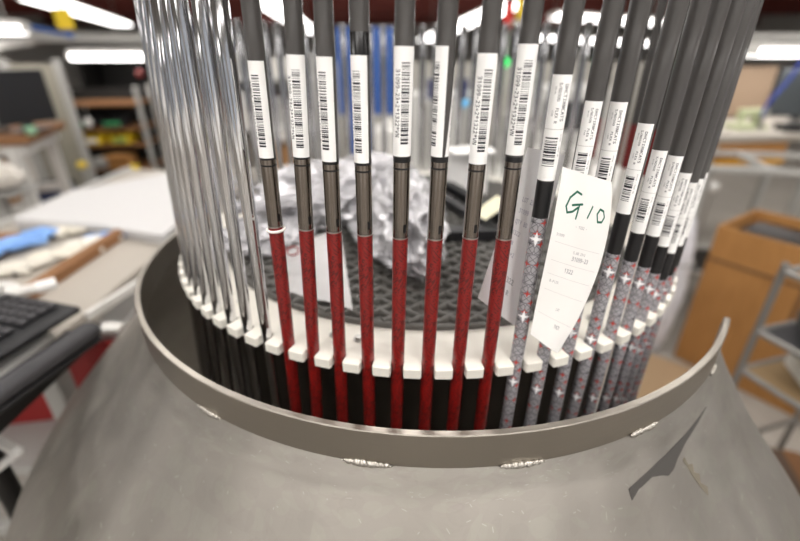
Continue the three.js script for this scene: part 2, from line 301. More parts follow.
// ------------------------------------------------------------ carousel: notched plate, mat, core
const AX = (i) => -1.8 + 4.5 * (i - 6);   // notch angle in degrees
{
  const t = thing('shaft_carousel', 'round carousel with a white notched plate and a black lattice mat on top', 'carousel');
  const N = 80, Ro = 0.411, Ri = 0.3925, gap = 0.0146 / 0.4 / 2, sh = new THREE.Shape();
  for (let k = 0; k < N; k++) {
    const c = AX(0) * D + k * Math.PI * 2 / N, h = Math.PI / N, q = (a, r) => [r * Math.sin(a), -r * Math.cos(a)];
    const list = [q(c - h, Ro), q(c - gap - 0.002, Ro), q(c - gap, Ro - 0.002), q(c - gap, Ri + 0.006), q(c - gap * 0.6, Ri + 0.001), q(c, Ri), q(c + gap * 0.6, Ri + 0.001), q(c + gap, Ri + 0.006), q(c + gap, Ro - 0.002), q(c + gap + 0.002, Ro)];
    list.forEach(([x, y], j) => sh[k || j ? 'lineTo' : 'moveTo'](x, y));
  }
  const hole = new THREE.Path(); hole.absarc(0, 0, 0.3, 0, Math.PI * 2, true); sh.holes.push(hole);
  const pl = new THREE.ExtrudeGeometry(sh, { depth: 0.0105, bevelEnabled: true, bevelThickness: 0.0008, bevelSize: 0.0008, bevelSegments: 1, curveSegments: 60 }).rotateX(-Math.PI / 2);
  part('notched_plate', pl, plateM, t, [0, 1.2, 0], 'white plastic plate with notches round its edge');
  for (const a of [-18.4, -13.8, 31, -42]) part('bolt', merge([new THREE.CylinderGeometry(0.0042, 0.0042, 0.004, 6), new THREE.CylinderGeometry(0.006, 0.006, 0.001, 16).translate(0, -0.0015, 0)]), steel, t, [0.368 * Math.sin(a * D), 1.2132, 0.368 * Math.cos(a * D)]);
  const R = 0.342; const bars = [];
  const mat = part('rubber_mat', new THREE.CylinderGeometry(R, R, 0.003, 96), matBase, t, [0, 1.2133, 0], 'black rubber mat');
  for (const s of [-1, 1]) for (let k = -16; k <= 16; k++) {
    const off = k * 0.0215, half = Math.sqrt(Math.max(0, (R - 0.004) ** 2 - off * off)); if (half < 0.02) continue;
    const g = new THREE.CylinderGeometry(0.0038, 0.0038, half * 2, 8, 1).rotateX(Math.PI / 2).scale(1, 1.7, 1).translate(off, 0, 0).rotateY(s * 50 * D); bars.push(g);
  }
  bars.push(new THREE.TorusGeometry(R - 0.003, 0.003, 6, 96).rotateX(Math.PI / 2));
  part('lattice', merge(bars), matM, mat, [0, 0.003, 0]);
  part('core_drum', merge([new THREE.CylinderGeometry(0.35, 0.35, 0.74, 64, 1, true), new THREE.CylinderGeometry(0.36, 0.36, 0.02, 64).translate(0, 0.36, 0)]), M('core_brown_steel', 0x3a332b, { roughness: 0.6, metalness: 0.3 }), t, [0, 0.82, 0], 'dark brown drum under the plate');
  part('base_plate', lathe([[0, 0.45], [0.46, 0.45], [0.46, 0.475], [0, 0.475]], 64), blackSteel, t);
  part('pedestal', new THREE.CylinderGeometry(0.2, 0.3, 0.45, 32), blackSteel, t, [0, 0.225, 0]);
}

// ------------------------------------------------------------ golf shafts in the notches
const YB = 0.478, RS = 0.4005;
const eye = V(-0.0414, 1.5, 0.762);
function shaftGroup(i, top, label, group, turn = 0) {   // stands on the base plate, leans against its notch; the chrome bunch also leans a little inward
  const a = AX(i) * D, b = (top ?? AX(i)) * D;
  const B = V(RS * Math.sin(a), 1.2, RS * Math.cos(a)), rT = i > -15 && i < -2 ? RS - 0.006 * Math.min(3, -2 - i) : RS, T = V(rT * Math.sin(b), 1.54, rT * Math.cos(b));
  const dir = T.clone().sub(B).normalize(), at = B.clone().addScaledVector(dir, (YB - 1.2) / dir.y);
  const g = thing('golf_shaft', label, 'golf shaft', at.toArray(), 0, group);
  const face = eye.clone().sub(B); face.addScaledVector(dir, -face.dot(dir)).normalize();
  const x = new THREE.Vector3().crossVectors(dir, face);
  g.quaternion.setFromRotationMatrix(new THREE.Matrix4().makeBasis(x, dir, face));
  g.rotateY(turn * D);
  g.userData.k = 1 / dir.y;
  return g;
}
const rad = (Y) => 0.0048 + (Y - YB) / (1.53 - YB) * 0.0025;   // taper from tip to butt
function sleeve(y0, y1, extra = 0, n = 28, a0 = 0, al = Math.PI * 2, closed = false) {
  const g = new THREE.CylinderGeometry(rad(y1) + extra, rad(y0) + extra, y1 - y0, n, 1, !closed, a0, al); return g.translate(0, (y0 + y1) / 2 - YB, 0);
}
function label180(y0, y1, deg, wide, skew = 0) {       // a label wrapped round the tube; skew winds its foot aside
  const g = new THREE.CylinderGeometry(rad(y1) + 0.0003, rad(y0) + 0.0003, y1 - y0, 24, 8, true, (deg - wide / 2) * D, wide * D), p = g.attributes.position, n = g.attributes.normal;
  if (skew) for (let i = 0; i < p.count; i++) { const a = skew * D * (0.5 - p.getY(i) / (y1 - y0)), c = Math.cos(a), q = Math.sin(a); for (const t of [p, n]) { const x = t.getX(i), z = t.getZ(i); t.setX(i, x * c + z * q); t.setZ(i, z * c - x * q); } }
  return g.translate(0, (y0 + y1) / 2 - YB, 0);
}
const TOPY = 1.61;
const buttGeo = (y0, extra = 0) => merge([sleeve(y0, TOPY, extra), new THREE.CircleGeometry(rad(TOPY) + extra, 28).rotateX(-Math.PI / 2).translate(0, TOPY - YB, 0)]);
// the eight red shafts: notch, top lean, label top, label foot, collar top, red top, label turn
const ord = ['first', 'second', 'third', 'fourth', 'fifth', 'sixth', 'seventh', 'eighth', 'ninth', 'tenth', 'eleventh', 'twelfth', 'thirteenth', 'fourteenth'];
const redRows = [
  [1, -23.0, 1.4939, 1.4164, 1.4146, 1.3507, -42], [2, -17.6, 1.4991, 1.4204, 1.4187, 1.3533, -22], [3, -14.1, 1.4970, 1.4177, 1.4152, 1.3535, -44], [4, -10.2, 1.4977, 1.4178, 1.4157, 1.3531, -44],
  [5, -5.4, 1.5038, 1.4242, 1.4192, 1.3520, 0], [6, -1.0, 1.5038, 1.4242, 1.4197, 1.3518, -70], [7, 3.5, 1.4991, 1.4182, 1.4179, 1.3526, 2], [8, 7.8, 1.5051, 1.4247, 1.4189, 1.3505, 0]];
const redSay = ['white elastic ring at its collar', 'second of the red ones from the chrome', 'third red one, its label turned aside', 'glossy black tape above its label',
  'fifth red one, printed number facing front', 'sixth red one, its label turned half away', 'seventh red one, label set slightly lower', 'last red one, in front of the white sheet'];
redRows.forEach(([i, top, lt, lf, ct, rt, turn], k) => {
  const g = shaftGroup(i, top, 'grey golf shaft with red lower half, ' + redSay[k], 'red and grey golf shafts');
  part('butt_section', buttGeo(ct + 0.0022), butt, g, null, 'matt dark grey upper tube');
  part('barcode_label', label180(lf, lt, turn, 172), labelAM[k % 2], g, null, 'white barcode label');
  if (k === 5) part('barcode_label', label180(lf, lt, 132, 90, -52), labelAM[1], g, null, 'back edge of the wrapped label');
  part('black_band', merge([sleeve(ct, ct + 0.0042, 0.0002), sleeve(ct - 0.006, ct - 0.0045, 0.00015)]), blackBand, g);
  part('collar_section', sleeve(rt, ct, 0.0001), collar, g, null, 'glossy bronze grey collar');
  part('red_section', sleeve(YB, rt, 0.0001, 28, 0, Math.PI * 2, true), red, g, null, 'red flecked lower tube');
  part('ring_line', sleeve(rt - 0.0006, rt + 0.0008, 0.00025), steel, g);
  part('alignment_mark', sleeve(rt + 0.006, rt + 0.0135, 0.0003, 6, (k === 7 ? 52 : 22) * D, 22 * D), blackBand, g, null, 'small black mark');
  if (k === 3) { part('glossy_tape', sleeve(lt, lt + 0.0155, 0.0003), M('glossy_black_tape', 0x0e0d0e, { roughness: 0.12, clearcoat: 1, clearcoatRoughness: 0.08 }), g, null, 'band of glossy black tape'); }
  if (k === 0) { const m = part('elastic_ring', new THREE.TorusGeometry(rad(1.346) + 0.0012, 0.0014, 8, 32).rotateX(Math.PI / 2), whiteRubber, g, [0, 1.347 - YB, 0], 'white elastic ring'); m.rotation.z = 0.05; }
});
// the patterned shafts on the right
const patRows = [
  [9, 12.3, 1.4844, 1.4023, 1.3687, 4], [10, 17.0, 1.4647, 1.3930, 1.3512, 4], [11, 20.6, 1.4631, 1.3830, 1.3373, -6], [12, 26.5, 1.4442, 1.3622, 1.3201, -14], [13, 30.7, 1.4184, 1.3366, 1.3051, -4], [14, 35.4, 1.4097, 1.3266, 1.2900, 0], [15, 40.4, 1.3884, 1.3068, 1.2730, 6],
  [16, 45.2, 1.3727, 1.2896, 1.2541, 4], [17, 50.0, 1.3711, 1.2893, 1.2487, 10]];
const patSay = ['first patterned one beside the last red one', 'behind the handwritten sheet', 'just right of the handwritten sheet', 'fourth patterned one, second right of the sheet', 'fifth patterned one, counted from the red ones', 'sixth patterned one, counted from the red ones', 'seventh patterned one, counted from the red ones', 'eighth patterned one, partly hidden by its neighbour', 'ninth patterned one, at the dark edge'];
function patterned1(i, top, lt, lf, pt, turn, label, group, k) {
  const g = shaftGroup(i, top, label, group);
  part('butt_section', buttGeo(lf - 0.001, 0.0002), butt, g, null, 'matt dark grey upper tube');
  part('print_label', label180(lf, lt, turn, i === 9 ? 170 : 128), labelBM[k % 2], g, null, 'white printed label with a barcode');
  part('black_section', sleeve(pt, lf - 0.001, 0.0001), blackBand, g, null, 'black section under the label');
  const s = sleeve(YB, pt, 0.0001, 32, 0, Math.PI * 2, true), uv = s.attributes.uv, p = s.attributes.position;
  for (let q = 0; q < uv.count; q++) uv.setXY(q, uv.getX(q) + 0.5, (p.getY(q) + YB - (pt - 0.0195)) / 0.082 + 0.5);
  part('patterned_section', s, patterned, g, null, 'grey lower tube printed with red crosses and white stars');
  return g;
}
patRows.forEach(([i, top, lt, lf, pt, turn], k) => patterned1(i, top, lt, lf, pt, turn, 'dark golf shaft with patterned lower half, ' + patSay[k], 'patterned golf shafts', k));
for (let i = 18; i <= 25; i++) patterned1(i, AX(i) + 2, 1.372 - 0.004 * (i % 3), 1.29 - 0.004 * (i % 3), 1.25, 20, 'dark patterned golf shaft at the back of the bunch on the right', 'patterned golf shafts at the back', i);
// chrome steel shafts
const stepped = (() => {
  const p = [[0.0001, 0]]; let y = 0;
  const cuts = []; for (let s = 0.62; s <= 0.93; s += 0.042) cuts.push(s);
  const R = (h) => { let r = 0.0072; for (const c of cuts) if (h < c) r -= 0.00022; return h < 0.6 ? Math.max(0.0046, r - (0.6 - h) * 0.0016) : r; };
  p.push([R(0), 0]);
  for (const c of [0.3, ...cuts]) { p.push([R(c - 0.0008), c - 0.0008], [R(c + 0.0008), c + 0.0008]); }
  p.push([0.0072, 1.02]); return p;
})();
const chromeLow = lathe(stepped, 32);
const chromeTop = merge([new THREE.CylinderGeometry(0.0073, 0.0072, 0.056, 32, 1, true).translate(0, 1.048, 0), new THREE.TorusGeometry(0.0062, 0.0011, 8, 32).rotateX(Math.PI / 2).translate(0, 1.076, 0)]);
function chromeShaft(i, top, label, group, rise = 0) {
  const g = shaftGroup(i, top, label, group);
  part('stepped_section', chromeLow, chrome, g, [0, rise, 0]); part('butt_section', chromeTop, chrome, g, [0, rise, 0]); return g;
}
const chromeSay = ['next to the first red shaft', 'second from the red shafts', 'third from the red shafts', 'fourth from the red shafts', 'fifth from the red shafts', 'sixth from the red shafts', 'seventh from the red shafts, near the dark hood wall'];
[[0, -27.5], [-1, -30.7], [-2, -34.7], [-3, -38.4], [-4, -42.6], [-5, -46.2], [-6, -49]].forEach(([i, top], k) => chromeShaft(i, top, 'polished chrome golf shaft, ' + chromeSay[k], 'chrome golf shafts in front', 0.07));
for (let i = -7; i >= -14; i--) chromeShaft(i, AX(i) + 8, 'polished chrome golf shaft at the far left edge of the carousel', 'chrome golf shafts at the left edge', 0.07);
for (let i = -15; i >= -47; i--) chromeShaft(i, AX(i), 'chrome golf shaft on the far side of the carousel, blurred behind the front row', 'chrome golf shafts on the far side');
for (let i = 26; i <= 32; i++) {
  const g = shaftGroup(i, AX(i), 'grey shaft with a red collar on the far right side of the carousel', 'red collared shafts on the far side');
  part('butt_section', buttGeo(1.38), butt, g); part('red_collar', sleeve(1.3, 1.38, 0.0002), red, g); part('white_section', sleeve(YB, 1.3, 0.0002, 20, 0, Math.PI * 2, true), whitePaint, g);
}

// ------------------------------------------------------------ the two paper sheets between the shafts
function sheet(name, label, corners, bulge, tex, fold, bow = [0, 0, 0]) {   // corners: top left, top right, bottom left, bottom right
  const [a, b, c, d] = corners.map((p) => V(...p)), g = new THREE.PlaneGeometry(1, 1, 24, 36), p = g.attributes.position;
  const n = new THREE.Vector3().crossVectors(b.clone().sub(a), c.clone().sub(a)).normalize().negate();
  for (let i = 0; i < p.count; i++) {
    const u = p.getX(i) + 0.5, v = 0.5 - p.getY(i);
    const q = a.clone().lerp(b, u).lerp(c.clone().lerp(d, u), v).add(V(...bow).multiplyScalar(4 * v * (1 - v) * u)).addScaledVector(n, bulge * Math.sin(Math.PI * u) + fold * Math.sin(v * 5 + u * 2) + 0.0006 * noise.noise(u * 5, v * 7, 2));
    const k = u * (1 - Math.min(1, v * 4)) * 0; p.setXYZ(i, q.x, q.y + k, q.z);
  }
  g.computeVertexNormals();
  return one(name, label, 'paper', g, M(name + label.length, 0xffffff, { map: tex, roughness: 0.75, side: THREE.DoubleSide }));
}
sheet('paper_sheet', 'white traveller sheet with green handwritten G 10 tucked among the patterned shafts', [[0.0905, 1.4165, 0.407], [0.138, 1.401, 0.395], [0.0865, 1.253, 0.409], [0.118, 1.226, 0.402]], 0.003, texTag, 0.0015, [0.018, 0, -0.004]);
sheet('paper_sheet', 'white printed sheet standing behind the last red shaft', [[0.07, 1.425, 0.372], [0.106, 1.418, 0.366], [0.038, 1.276, 0.378], [0.088, 1.234, 0.374]], 0.002, texSheet, 0.001);

// ------------------------------------------------------------ things lying on the carousel mat
function crumple(sx, sy, sz, sd, f = 2.2, amp = 0.34) {
  let g = new THREE.IcosahedronGeometry(1, 26); g.deleteAttribute('uv'); g.deleteAttribute('normal'); g = mergeVertices(g, 1e-4);
  const p = g.attributes.position, v = V(0, 0, 0);
  for (let i = 0; i < p.count; i++) {
    v.fromBufferAttribute(p, i);
    const n1 = 1 - 2.2 * Math.abs(noise.noise(v.x * f + sd, v.y * f, v.z * f)), n2 = 1 - 2.2 * Math.abs(noise.noise(v.x * f * 2.3, v.y * f * 2.3 + sd, v.z * f * 2.3)), n3 = 1 - 2 * Math.abs(noise.noise(v.x * f * 5, v.y * f * 5, v.z * f * 5 + sd));
    const k = 1 + amp * (0.5 * n1 + 0.32 * n2 + 0.16 * n3 - 0.5);
    p.setXYZ(i, v.x * k * sx, Math.max(-0.75, v.y * k) * sy, v.z * k * sz);
  }
  g.computeVertexNormals(); g.setAttribute('uv', new THREE.Float32BufferAttribute(new Float32Array(p.count * 2), 2)); g.translate(0, 0.75 * sy, 0); return g;
}
const topY = 1.219;
one('plastic_bag', 'large crumpled clear plastic bag standing in the middle of the mat', 'plastic bag', crumple(0.055, 0.062, 0.17, 3), foil, [-0.035, topY, 0.09], 8);
one('plastic_bag', 'crumpled clear plastic bag lying behind the second and third red shafts', 'plastic bag', crumple(0.12, 0.058, 0.085, 9), foil, [-0.18, topY, -0.02], 20);
one('plastic_bag', 'flattened crumpled bag at the left edge of the mat', 'plastic bag', crumple(0.07, 0.024, 0.07, 15), foil, [-0.255, topY, 0.1], 60);
one('plastic_bag', 'crumpled bag at the back of the mat behind the fourth red shaft', 'plastic bag', crumple(0.09, 0.05, 0.07, 21), foil, [-0.1, topY, -0.16], -15);
for (const [x, y, z, t, l, say] of [[-0.2, 0.052, 0.045, 35, 0.12, 'long folded plastic sleeve lying over the bags behind the first red shafts'], [-0.13, 0.06, -0.07, 48, 0.13, 'long folded plastic sleeve slanting behind the third and fourth red shafts'], [-0.07, 0.012, 0.16, -62, 0.1, 'narrow plastic sleeve beside the white polythene bag']])
  one('plastic_sleeve', say, 'plastic sleeve', crumple(l, 0.015, 0.024, 70 + x * 40, 2.6, 0.4), foil, [x, topY + y, z], t);
{
  const g = new THREE.PlaneGeometry(1, 1, 30, 30), p = g.attributes.position, A = V(-0.235, topY + 0.004, 0.135), B = V(-0.135, topY + 0.035, 0.125), C = V(-0.19, topY + 0.003, 0.27), E = V(-0.098, topY + 0.004, 0.315);
  for (let i = 0; i < p.count; i++) { const u = p.getX(i) + 0.5, v = 0.5 - p.getY(i), q = A.clone().lerp(B, u).lerp(C.clone().lerp(E, u), v); q.y += 0.014 * Math.sin(u * 3.1) * Math.sin(v * 3) + 0.004 * Math.abs(noise.noise(u * 4, v * 4, 3)); p.setXYZ(i, q.x, q.y, q.z); }
  g.computeVertexNormals();
  const t = thing('polythene_bag', 'smooth white polythene bag with a red string loop, lying at the front of the mat', 'plastic bag');
  part('bag_sheet', g, polyM, t); part('string_loop', new THREE.TorusGeometry(0.0085, 0.0011, 6, 24).rotateX(-1.1).scale(1, 1, 0.8), redPl, t, [-0.195, topY + 0.026, 0.19], 'red string loop');
}
{
  const t = thing('black_clamp', 'black twin-bar holding tool lying across the mat', 'tool', [0, 0, 0]);
  part('bar', beamBox([0.045, 1.243, -0.2], [0.16, 1.238, 0.09], 0.02, 0.02), blackPl, t); part('bar', beamBox([0.015, 1.236, -0.17], [0.125, 1.232, 0.1], 0.016, 0.016), darkGrey, t);
  part('cross_piece', beamBox([0.035, 1.231, 0.09], [0.175, 1.231, 0.075], 0.03, 0.02), blackPl, t); part('knob', new THREE.SphereGeometry(0.012, 16, 12), blackPl, t, [0.01, 1.246, -0.17]);
  part('cable', tube([[0.01, 1.24, -0.17], [-0.01, 1.226, -0.1], [0.01, 1.223, -0.02], [0.02, 1.222, 0.04]], 0.004), blackPl, t);
}
{ const t = thing('white_carton', 'small white carton standing behind the black tool', 'carton', [0.1, topY - 0.003, -0.19], 12); part('body', boxAt(0.09, 0.1, 0.05, 0, 0.05, 0, 0.002), paperM, t); part('flap', boxAt(0.09, 0.002, 0.03, 0, 0.108, 0.02, 0.001).rotateX(0.2), paperM, t); }
{ const g = new THREE.PlaneGeometry(0.05, 0.05, 10, 10).rotateX(-Math.PI / 2), p = g.attributes.position; for (let i = 0; i < p.count; i++) p.setY(i, 0.03 * (p.getX(i) + 0.025) / 0.05 + 0.004 * Math.sin(p.getZ(i) * 90)); g.computeVertexNormals(); one('paper_scrap', 'cream scrap of paper on the black tool', 'paper', g, M('cream_paper', 0xe9e4c6, { roughness: 0.8, side: THREE.DoubleSide }), [0.115, 1.247, 0.045], 20); }

// ------------------------------------------------------------ left: keyboard on its shelf
{
  const t = thing('computer_keyboard', 'black computer keyboard lying on the tray beside the hood', 'keyboard', [-0.782, 1.062, 0.25], 78.5);
  t.rotation.order = 'YXZ'; t.rotation.x = 4 * D;
  part('case', box(0.46, 0.014, 0.165, 0.006), blackPl, t);
  const kg = box(0.0155, 0.009, 0.0155, 0.003), wide = box(0.033, 0.009, 0.0155, 0.003), bar = box(0.11, 0.009, 0.0155, 0.003), keyM = M('key_black', 0x39383b, { roughness: 0.45 });
  for (let r = 0; r < 6; r++) for (let c = 0; c < 22; c++) {
    const x = -0.212 + c * 0.0192 + (c > 14 ? 0.008 : 0) + (c > 17 ? 0.008 : 0), z = -0.062 + r * 0.0195 + (r > 0 ? 0.006 : 0);
    if (r === 5 && c > 3 && c < 9) { if (c === 6) part('key', bar, keyM, t, [x, 0.0125, z]); continue; }
    if (r > 1 && r < 5 && c === 14) continue;
    part('key', r > 1 && r < 5 && c === 13 ? wide : kg, keyM, t, [x + (r > 1 && r < 5 && c === 13 ? 0.009 : 0), 0.0125, z]);
  }
}
{ const t = thing('wrist_rest', 'thick black padded wrist rest along the front of the keyboard', 'wrist rest', [-0.654, 1.04, 0.29], 78.5); part('pad', new THREE.CapsuleGeometry(0.019, 0.4, 8, 20).rotateZ(Math.PI / 2).scale(1, 0.85, 1.15), darkGrey, t); part('backing', boxAt(0.42, 0.008, 0.036, 0, -0.018, 0), blackPl, t); }
{ const t = thing('keyboard_tray', 'grey pull-out tray under the black keyboard', 'tray', [-0.78, 1.02, 0.22]); part('board', boxAt(0.26, 0.014, 0.46, -0.04, 0.003, 0.09), greyPaint, t); for (const s of [-1, 1]) part('arm', boxAt(0.03, 0.05, 0.3, s * 0.1, -0.03, -0.02), blackSteel, t); }
{ const t = thing('computer_mouse', 'white mouse behind the black keyboard', 'mouse', [-0.885, 1.035, -0.045], 70); part('shell', new THREE.SphereGeometry(0.5, 24, 14).scale(0.06, 0.036, 0.1).translate(0, 0.012, 0), whitePaint, t); part('wheel', new THREE.CylinderGeometry(0.009, 0.009, 0.006, 14).rotateZ(Math.PI / 2), darkGrey, t, [0, 0.029, -0.025]); }
{ const t = thing('marker_pen', 'thick white marker lying beside the mouse', 'pen', [-0.845, 1.045, -0.045], 40); part('barrel', new THREE.CapsuleGeometry(0.011, 0.09, 6, 14).rotateZ(Math.PI / 2), whitePaint, t); part('cap', new THREE.CylinderGeometry(0.0125, 0.0125, 0.035, 14).rotateZ(Math.PI / 2).translate(0.045, 0, 0), paperM, t); }
{ const t = thing('eraser', 'small white eraser on the edge of the keyboard', 'eraser', [-0.845, 1.083, 0.02], 20); part('block', box(0.05, 0.018, 0.03, 0.006), whitePaint, t); part('band', box(0.025, 0.0185, 0.0305, 0.004), paperM, t); }

// left: work bench with batten, gloves and stacked sheets
{
  const t = thing('work_bench', 'long pale bench left of the hood with a brown wooden batten', 'bench', [0, 0, 0]);
  part('bench_top', boxAt(0.64, 0.04, 1.5, -1.09, 0.94, -0.72), benchM, t); part('batten', boxAt(0.035, 0.03, 1.1, -0.945, 0.975, -0.62), woodM, t, null, 'brown wooden strip');
  part('edge_rail', boxAt(0.03, 0.05, 1.5, -1.42, 0.95, -0.72), greyPaint, t); part('tray_floor', boxAt(0.18, 0.012, 0.55, -1.3, 0.966, -0.3), woodM, t, null, 'brown wooden board');
  for (const [x, z] of [[-1.36, -0.05], [-0.93, -0.12], [-1.36, -1.42], [-0.82, -1.42]]) part('leg', boxAt(0.05, 0.92, 0.05, x, 0.46, z), greyPaint, t);
  part('lower_shelf', boxAt(0.46, 0.03, 0.9, -1.15, 0.485, -0.5), greyPaint, t);
  for (const z of [-0.05, -1.42]) part('cross_bar', boxAt(0.5, 0.04, 0.03, -1.09, 0.25, z), greyPaint, t);
}
{ const t = thing('sheet_stack', 'broad stack of white foam sheets on the far half of the bench', 'sheets', [0, 0, 0]);
  for (let k = 0; k < 5; k++) { const sh = new THREE.Shape(); [[-1.34, 0.63], [-1.03, 0.585], [-0.775, 0.49], [-0.79, 1.2], [-1.12, 1.26], [-1.36, 0.96]].forEach(([x, z], i) => sh[i ? 'lineTo' : 'moveTo'](x + 0.006 * Math.sin(k * 3 + i), z + 0.006 * Math.cos(k * 5 + i)));
    const g = new THREE.ExtrudeGeometry(sh, { depth: 0.004, bevelEnabled: true, bevelSize: 0.002, bevelThickness: 0.001, bevelSegments: 1 }).rotateX(-Math.PI / 2); part('foam_sheet', g, M('foam_white', 0xc9c8c8, { roughness: 0.8 }), t, [0, 0.963 + k * 0.007, 0]); } }
function glove(label, color, pos, turn, s = 1) {
  const t = thing('work_glove', label, 'glove', pos, turn); const m = M('cloth_' + color, color, { roughness: 0.9 });
  part('palm', crumple(0.05 * s, 0.014 * s, 0.042 * s, pos[0] * 30, 1.5, 0.2), m, t); part('cuff', crumple(0.035 * s, 0.013 * s, 0.036 * s, pos[2] * 20, 1.5, 0.2).translate(-0.07 * s, 0, 0), m, t);
  for (let k = 0; k < 4; k++) part('finger', new THREE.CapsuleGeometry(0.0085 * s, 0.05 * s, 4, 10).rotateZ(Math.PI / 2).rotateY((k - 1.5) * 0.14).translate(0.075 * s, 0.01 * s, (k - 1.5) * 0.02 * s), m, t);
  part('thumb', new THREE.CapsuleGeometry(0.009 * s, 0.035 * s, 4, 10).rotateZ(Math.PI / 2).rotateY(-0.9).translate(0.02 * s, 0.01 * s, 0.052 * s), m, t);
}
glove('light blue work glove lying on the brown board of the bench', 0x7fa8e2, [-1.2, 0.975, -0.45], 75, 1.1);
glove('light blue glove near the foot of the white sheet stack', 0x7fa8e2, [-0.985, 0.965, -0.545], 20, 0.6);
glove('beige work glove behind the blue one, by the sheet stack', 0xd8d2c4, [-1.16, 0.97, -0.56], 30, 0.85);
glove('cream work glove in the middle of the bench', 0xd5cfc2, [-1.02, 0.965, -0.41], 25, 0.9);
glove('off-white glove nearest the wooden batten', 0xdedbd2, [-1.0, 0.965, -0.5], 35, 0.75);
glove('pale glove in front of the blue glove', 0xd2cdc2, [-1.1, 0.965, -0.3], 50, 0.9);
{ const t = thing('hand_tool', 'dark slim pliers between the pale gloves', 'pliers', [-1.04, 0.968, -0.36], 60); for (const s of [-1, 1]) part('handle', rod([0, 0, 0], [-0.09, 0, s * 0.018], 0.006), blackPl, t); part('jaw', boxAt(0.045, 0.012, 0.016, 0.02, 0, 0), steel, t); }
{ const t = thing('edge_strip', 'white plastic guide strip between the bench and the hood rim', 'strip', [-0.66, 1.01, -0.07], 0); part('rail', beamBox([-0.035, -0.005, 0.06], [0.015, 0.005, -0.1], 0.012, 0.02), whitePaint, t); part('foot', boxAt(0.04, 0.012, 0.025, 0.04, -0.004, 0.1), whitePaint, t); }
{ const t = thing('storage_tote', 'red plastic tote with white papers under the bench', 'tote', [-1.06, 0.5, -0.44], 10); part('bin', merge([boxAt(0.5, 0.02, 0.4, 0, 0.01, 0), boxAt(0.5, 0.26, 0.02, 0, 0.13, 0.2), boxAt(0.5, 0.26, 0.02, 0, 0.13, -0.2), boxAt(0.02, 0.26, 0.4, 0.25, 0.13, 0), boxAt(0.02, 0.26, 0.4, -0.25, 0.13, 0)]), redPl, t); part('paper_stack', boxAt(0.28, 0.12, 0.22, 0.02, 0.2, 0.02, 0.003), paperM, t); }
{ const t = thing('plastic_bracket', 'pale plastic bracket sticking out near the lower left of the hood', 'bracket', [-0.746, 0.86, 0.209]); part('arm', beamBox([-0.04, 0.045, -0.012], [0.022, 0.0, 0], 0.016, 0.012), whitePaint, t); part('arm', beamBox([0.022, 0, 0], [-0.03, -0.036, 0.018], 0.016, 0.012), whitePaint, t); part('knuckle', new THREE.SphereGeometry(0.01, 14, 10), whitePaint, t, [0.022, 0, 0]); part('post', rod([-0.045, 0.045, -0.012], [-0.075, -0.85, -0.012], 0.018), blackSteel, t); }

// left, further back: second table, slanted monitor, shelving
{
  const t = thing('wooden_table', 'wooden topped table with pale metal legs behind the white sheets', 'table', [-2.669, 0, -1.698], 19);
  part('table_top', boxAt(1.2, 0.04, 0.62, 0, 1.08, 0), woodM, t); part('apron', boxAt(1.12, 0.06, 0.54, 0, 1.03, 0), whitePaint, t);
  for (const [x, z] of [[0.5, 0.26], [-0.5, 0.26], [0.5, -0.26], [-0.5, -0.26]]) part('leg', boxAt(0.055, 1.05, 0.055, x, 0.53, z), whitePaint, t);
  for (const z of [0.26, -0.26]) part('stretcher', boxAt(1.0, 0.05, 0.04, 0, 0.7, z), whitePaint, t);
}
{ const t = thing('cardboard_box', 'brown cardboard box standing under the wooden table', 'box', [-2.45, 0.725, -1.72], 19); part('carton', boxAt(0.36, 0.24, 0.3, 0, 0.12, 0), cardM, t); part('tape', boxAt(0.05, 0.005, 0.301, 0, 0.2395, 0, 0.001), woodM, t); }
{ const t = thing('monitor', 'dark flat monitor seen from the side on the wooden table', 'monitor', [-2.1, 1.1, -1.78], 70); part('screen_panel', boxAt(0.3, 0.27, 0.03, 0, 0.18, 0, 0.008), blackPl, t); part('back_shell', boxAt(0.18, 0.16, 0.03, 0, 0.18, -0.025, 0.01), darkGrey, t); part('stand', boxAt(0.05, 0.1, 0.03, 0, 0.05, -0.03), darkGrey, t); part('foot', boxAt(0.18, 0.012, 0.14, 0, 0.006, -0.02), darkGrey, t); }
{ const t = thing('plastic_cup', 'small pale green cup at the foot of the dark monitor', 'cup', [-2.02, 1.1, -1.67]); part('cup_body', lathe([[0, 0], [0.022, 0], [0.028, 0.04], [0.026, 0.04], [0.02, 0.004], [0, 0.004]], 24), M('pale_green_plastic', 0x9cc9a8, { roughness: 0.5 }), t); part('rim', new THREE.TorusGeometry(0.027, 0.002, 6, 24).rotateX(Math.PI / 2), M('pale_green_plastic', 0), t, [0, 0.04, 0]); }
{ const t = thing('white_machine', 'white enamelled press standing on the wooden table by its corner', 'machine', [-2.38, 1.1, -1.76], 14); part('column', boxAt(0.12, 0.5, 0.16, 0.04, 0.25, 0, 0.02), whitePaint, t); part('head', boxAt(0.16, 0.12, 0.24, 0.03, 0.44, 0.05, 0.02), whitePaint, t); part('base', boxAt(0.2, 0.05, 0.26, 0, 0.025, 0.02, 0.01), greyPaint, t); part('lever', rod([0.1, 0.42, 0.1], [0.16, 0.52, 0.16], 0.008), steel, t); }
{ const t = thing('heap_of_rags', 'heap of white rags at the left end of the wooden table', 'rags', [-2.16, 0.88, -1.42], 0); part('cloth_fold', crumple(0.16, 0.09, 0.08, 31), M('rag_white', 0xd9d4cc, { roughness: 0.9 }), t); part('cloth_fold', crumple(0.1, 0.06, 0.08, 41).translate(0.14, 0.02, 0.04), M('rag_white', 0), t); part('bench_board', boxAt(0.44, 0.02, 0.2, 0, -0.012, 0), greyPaint, t); part('post', boxAt(0.05, 0.86, 0.05, 0.05, -0.45, 0), greyPaint, t); }
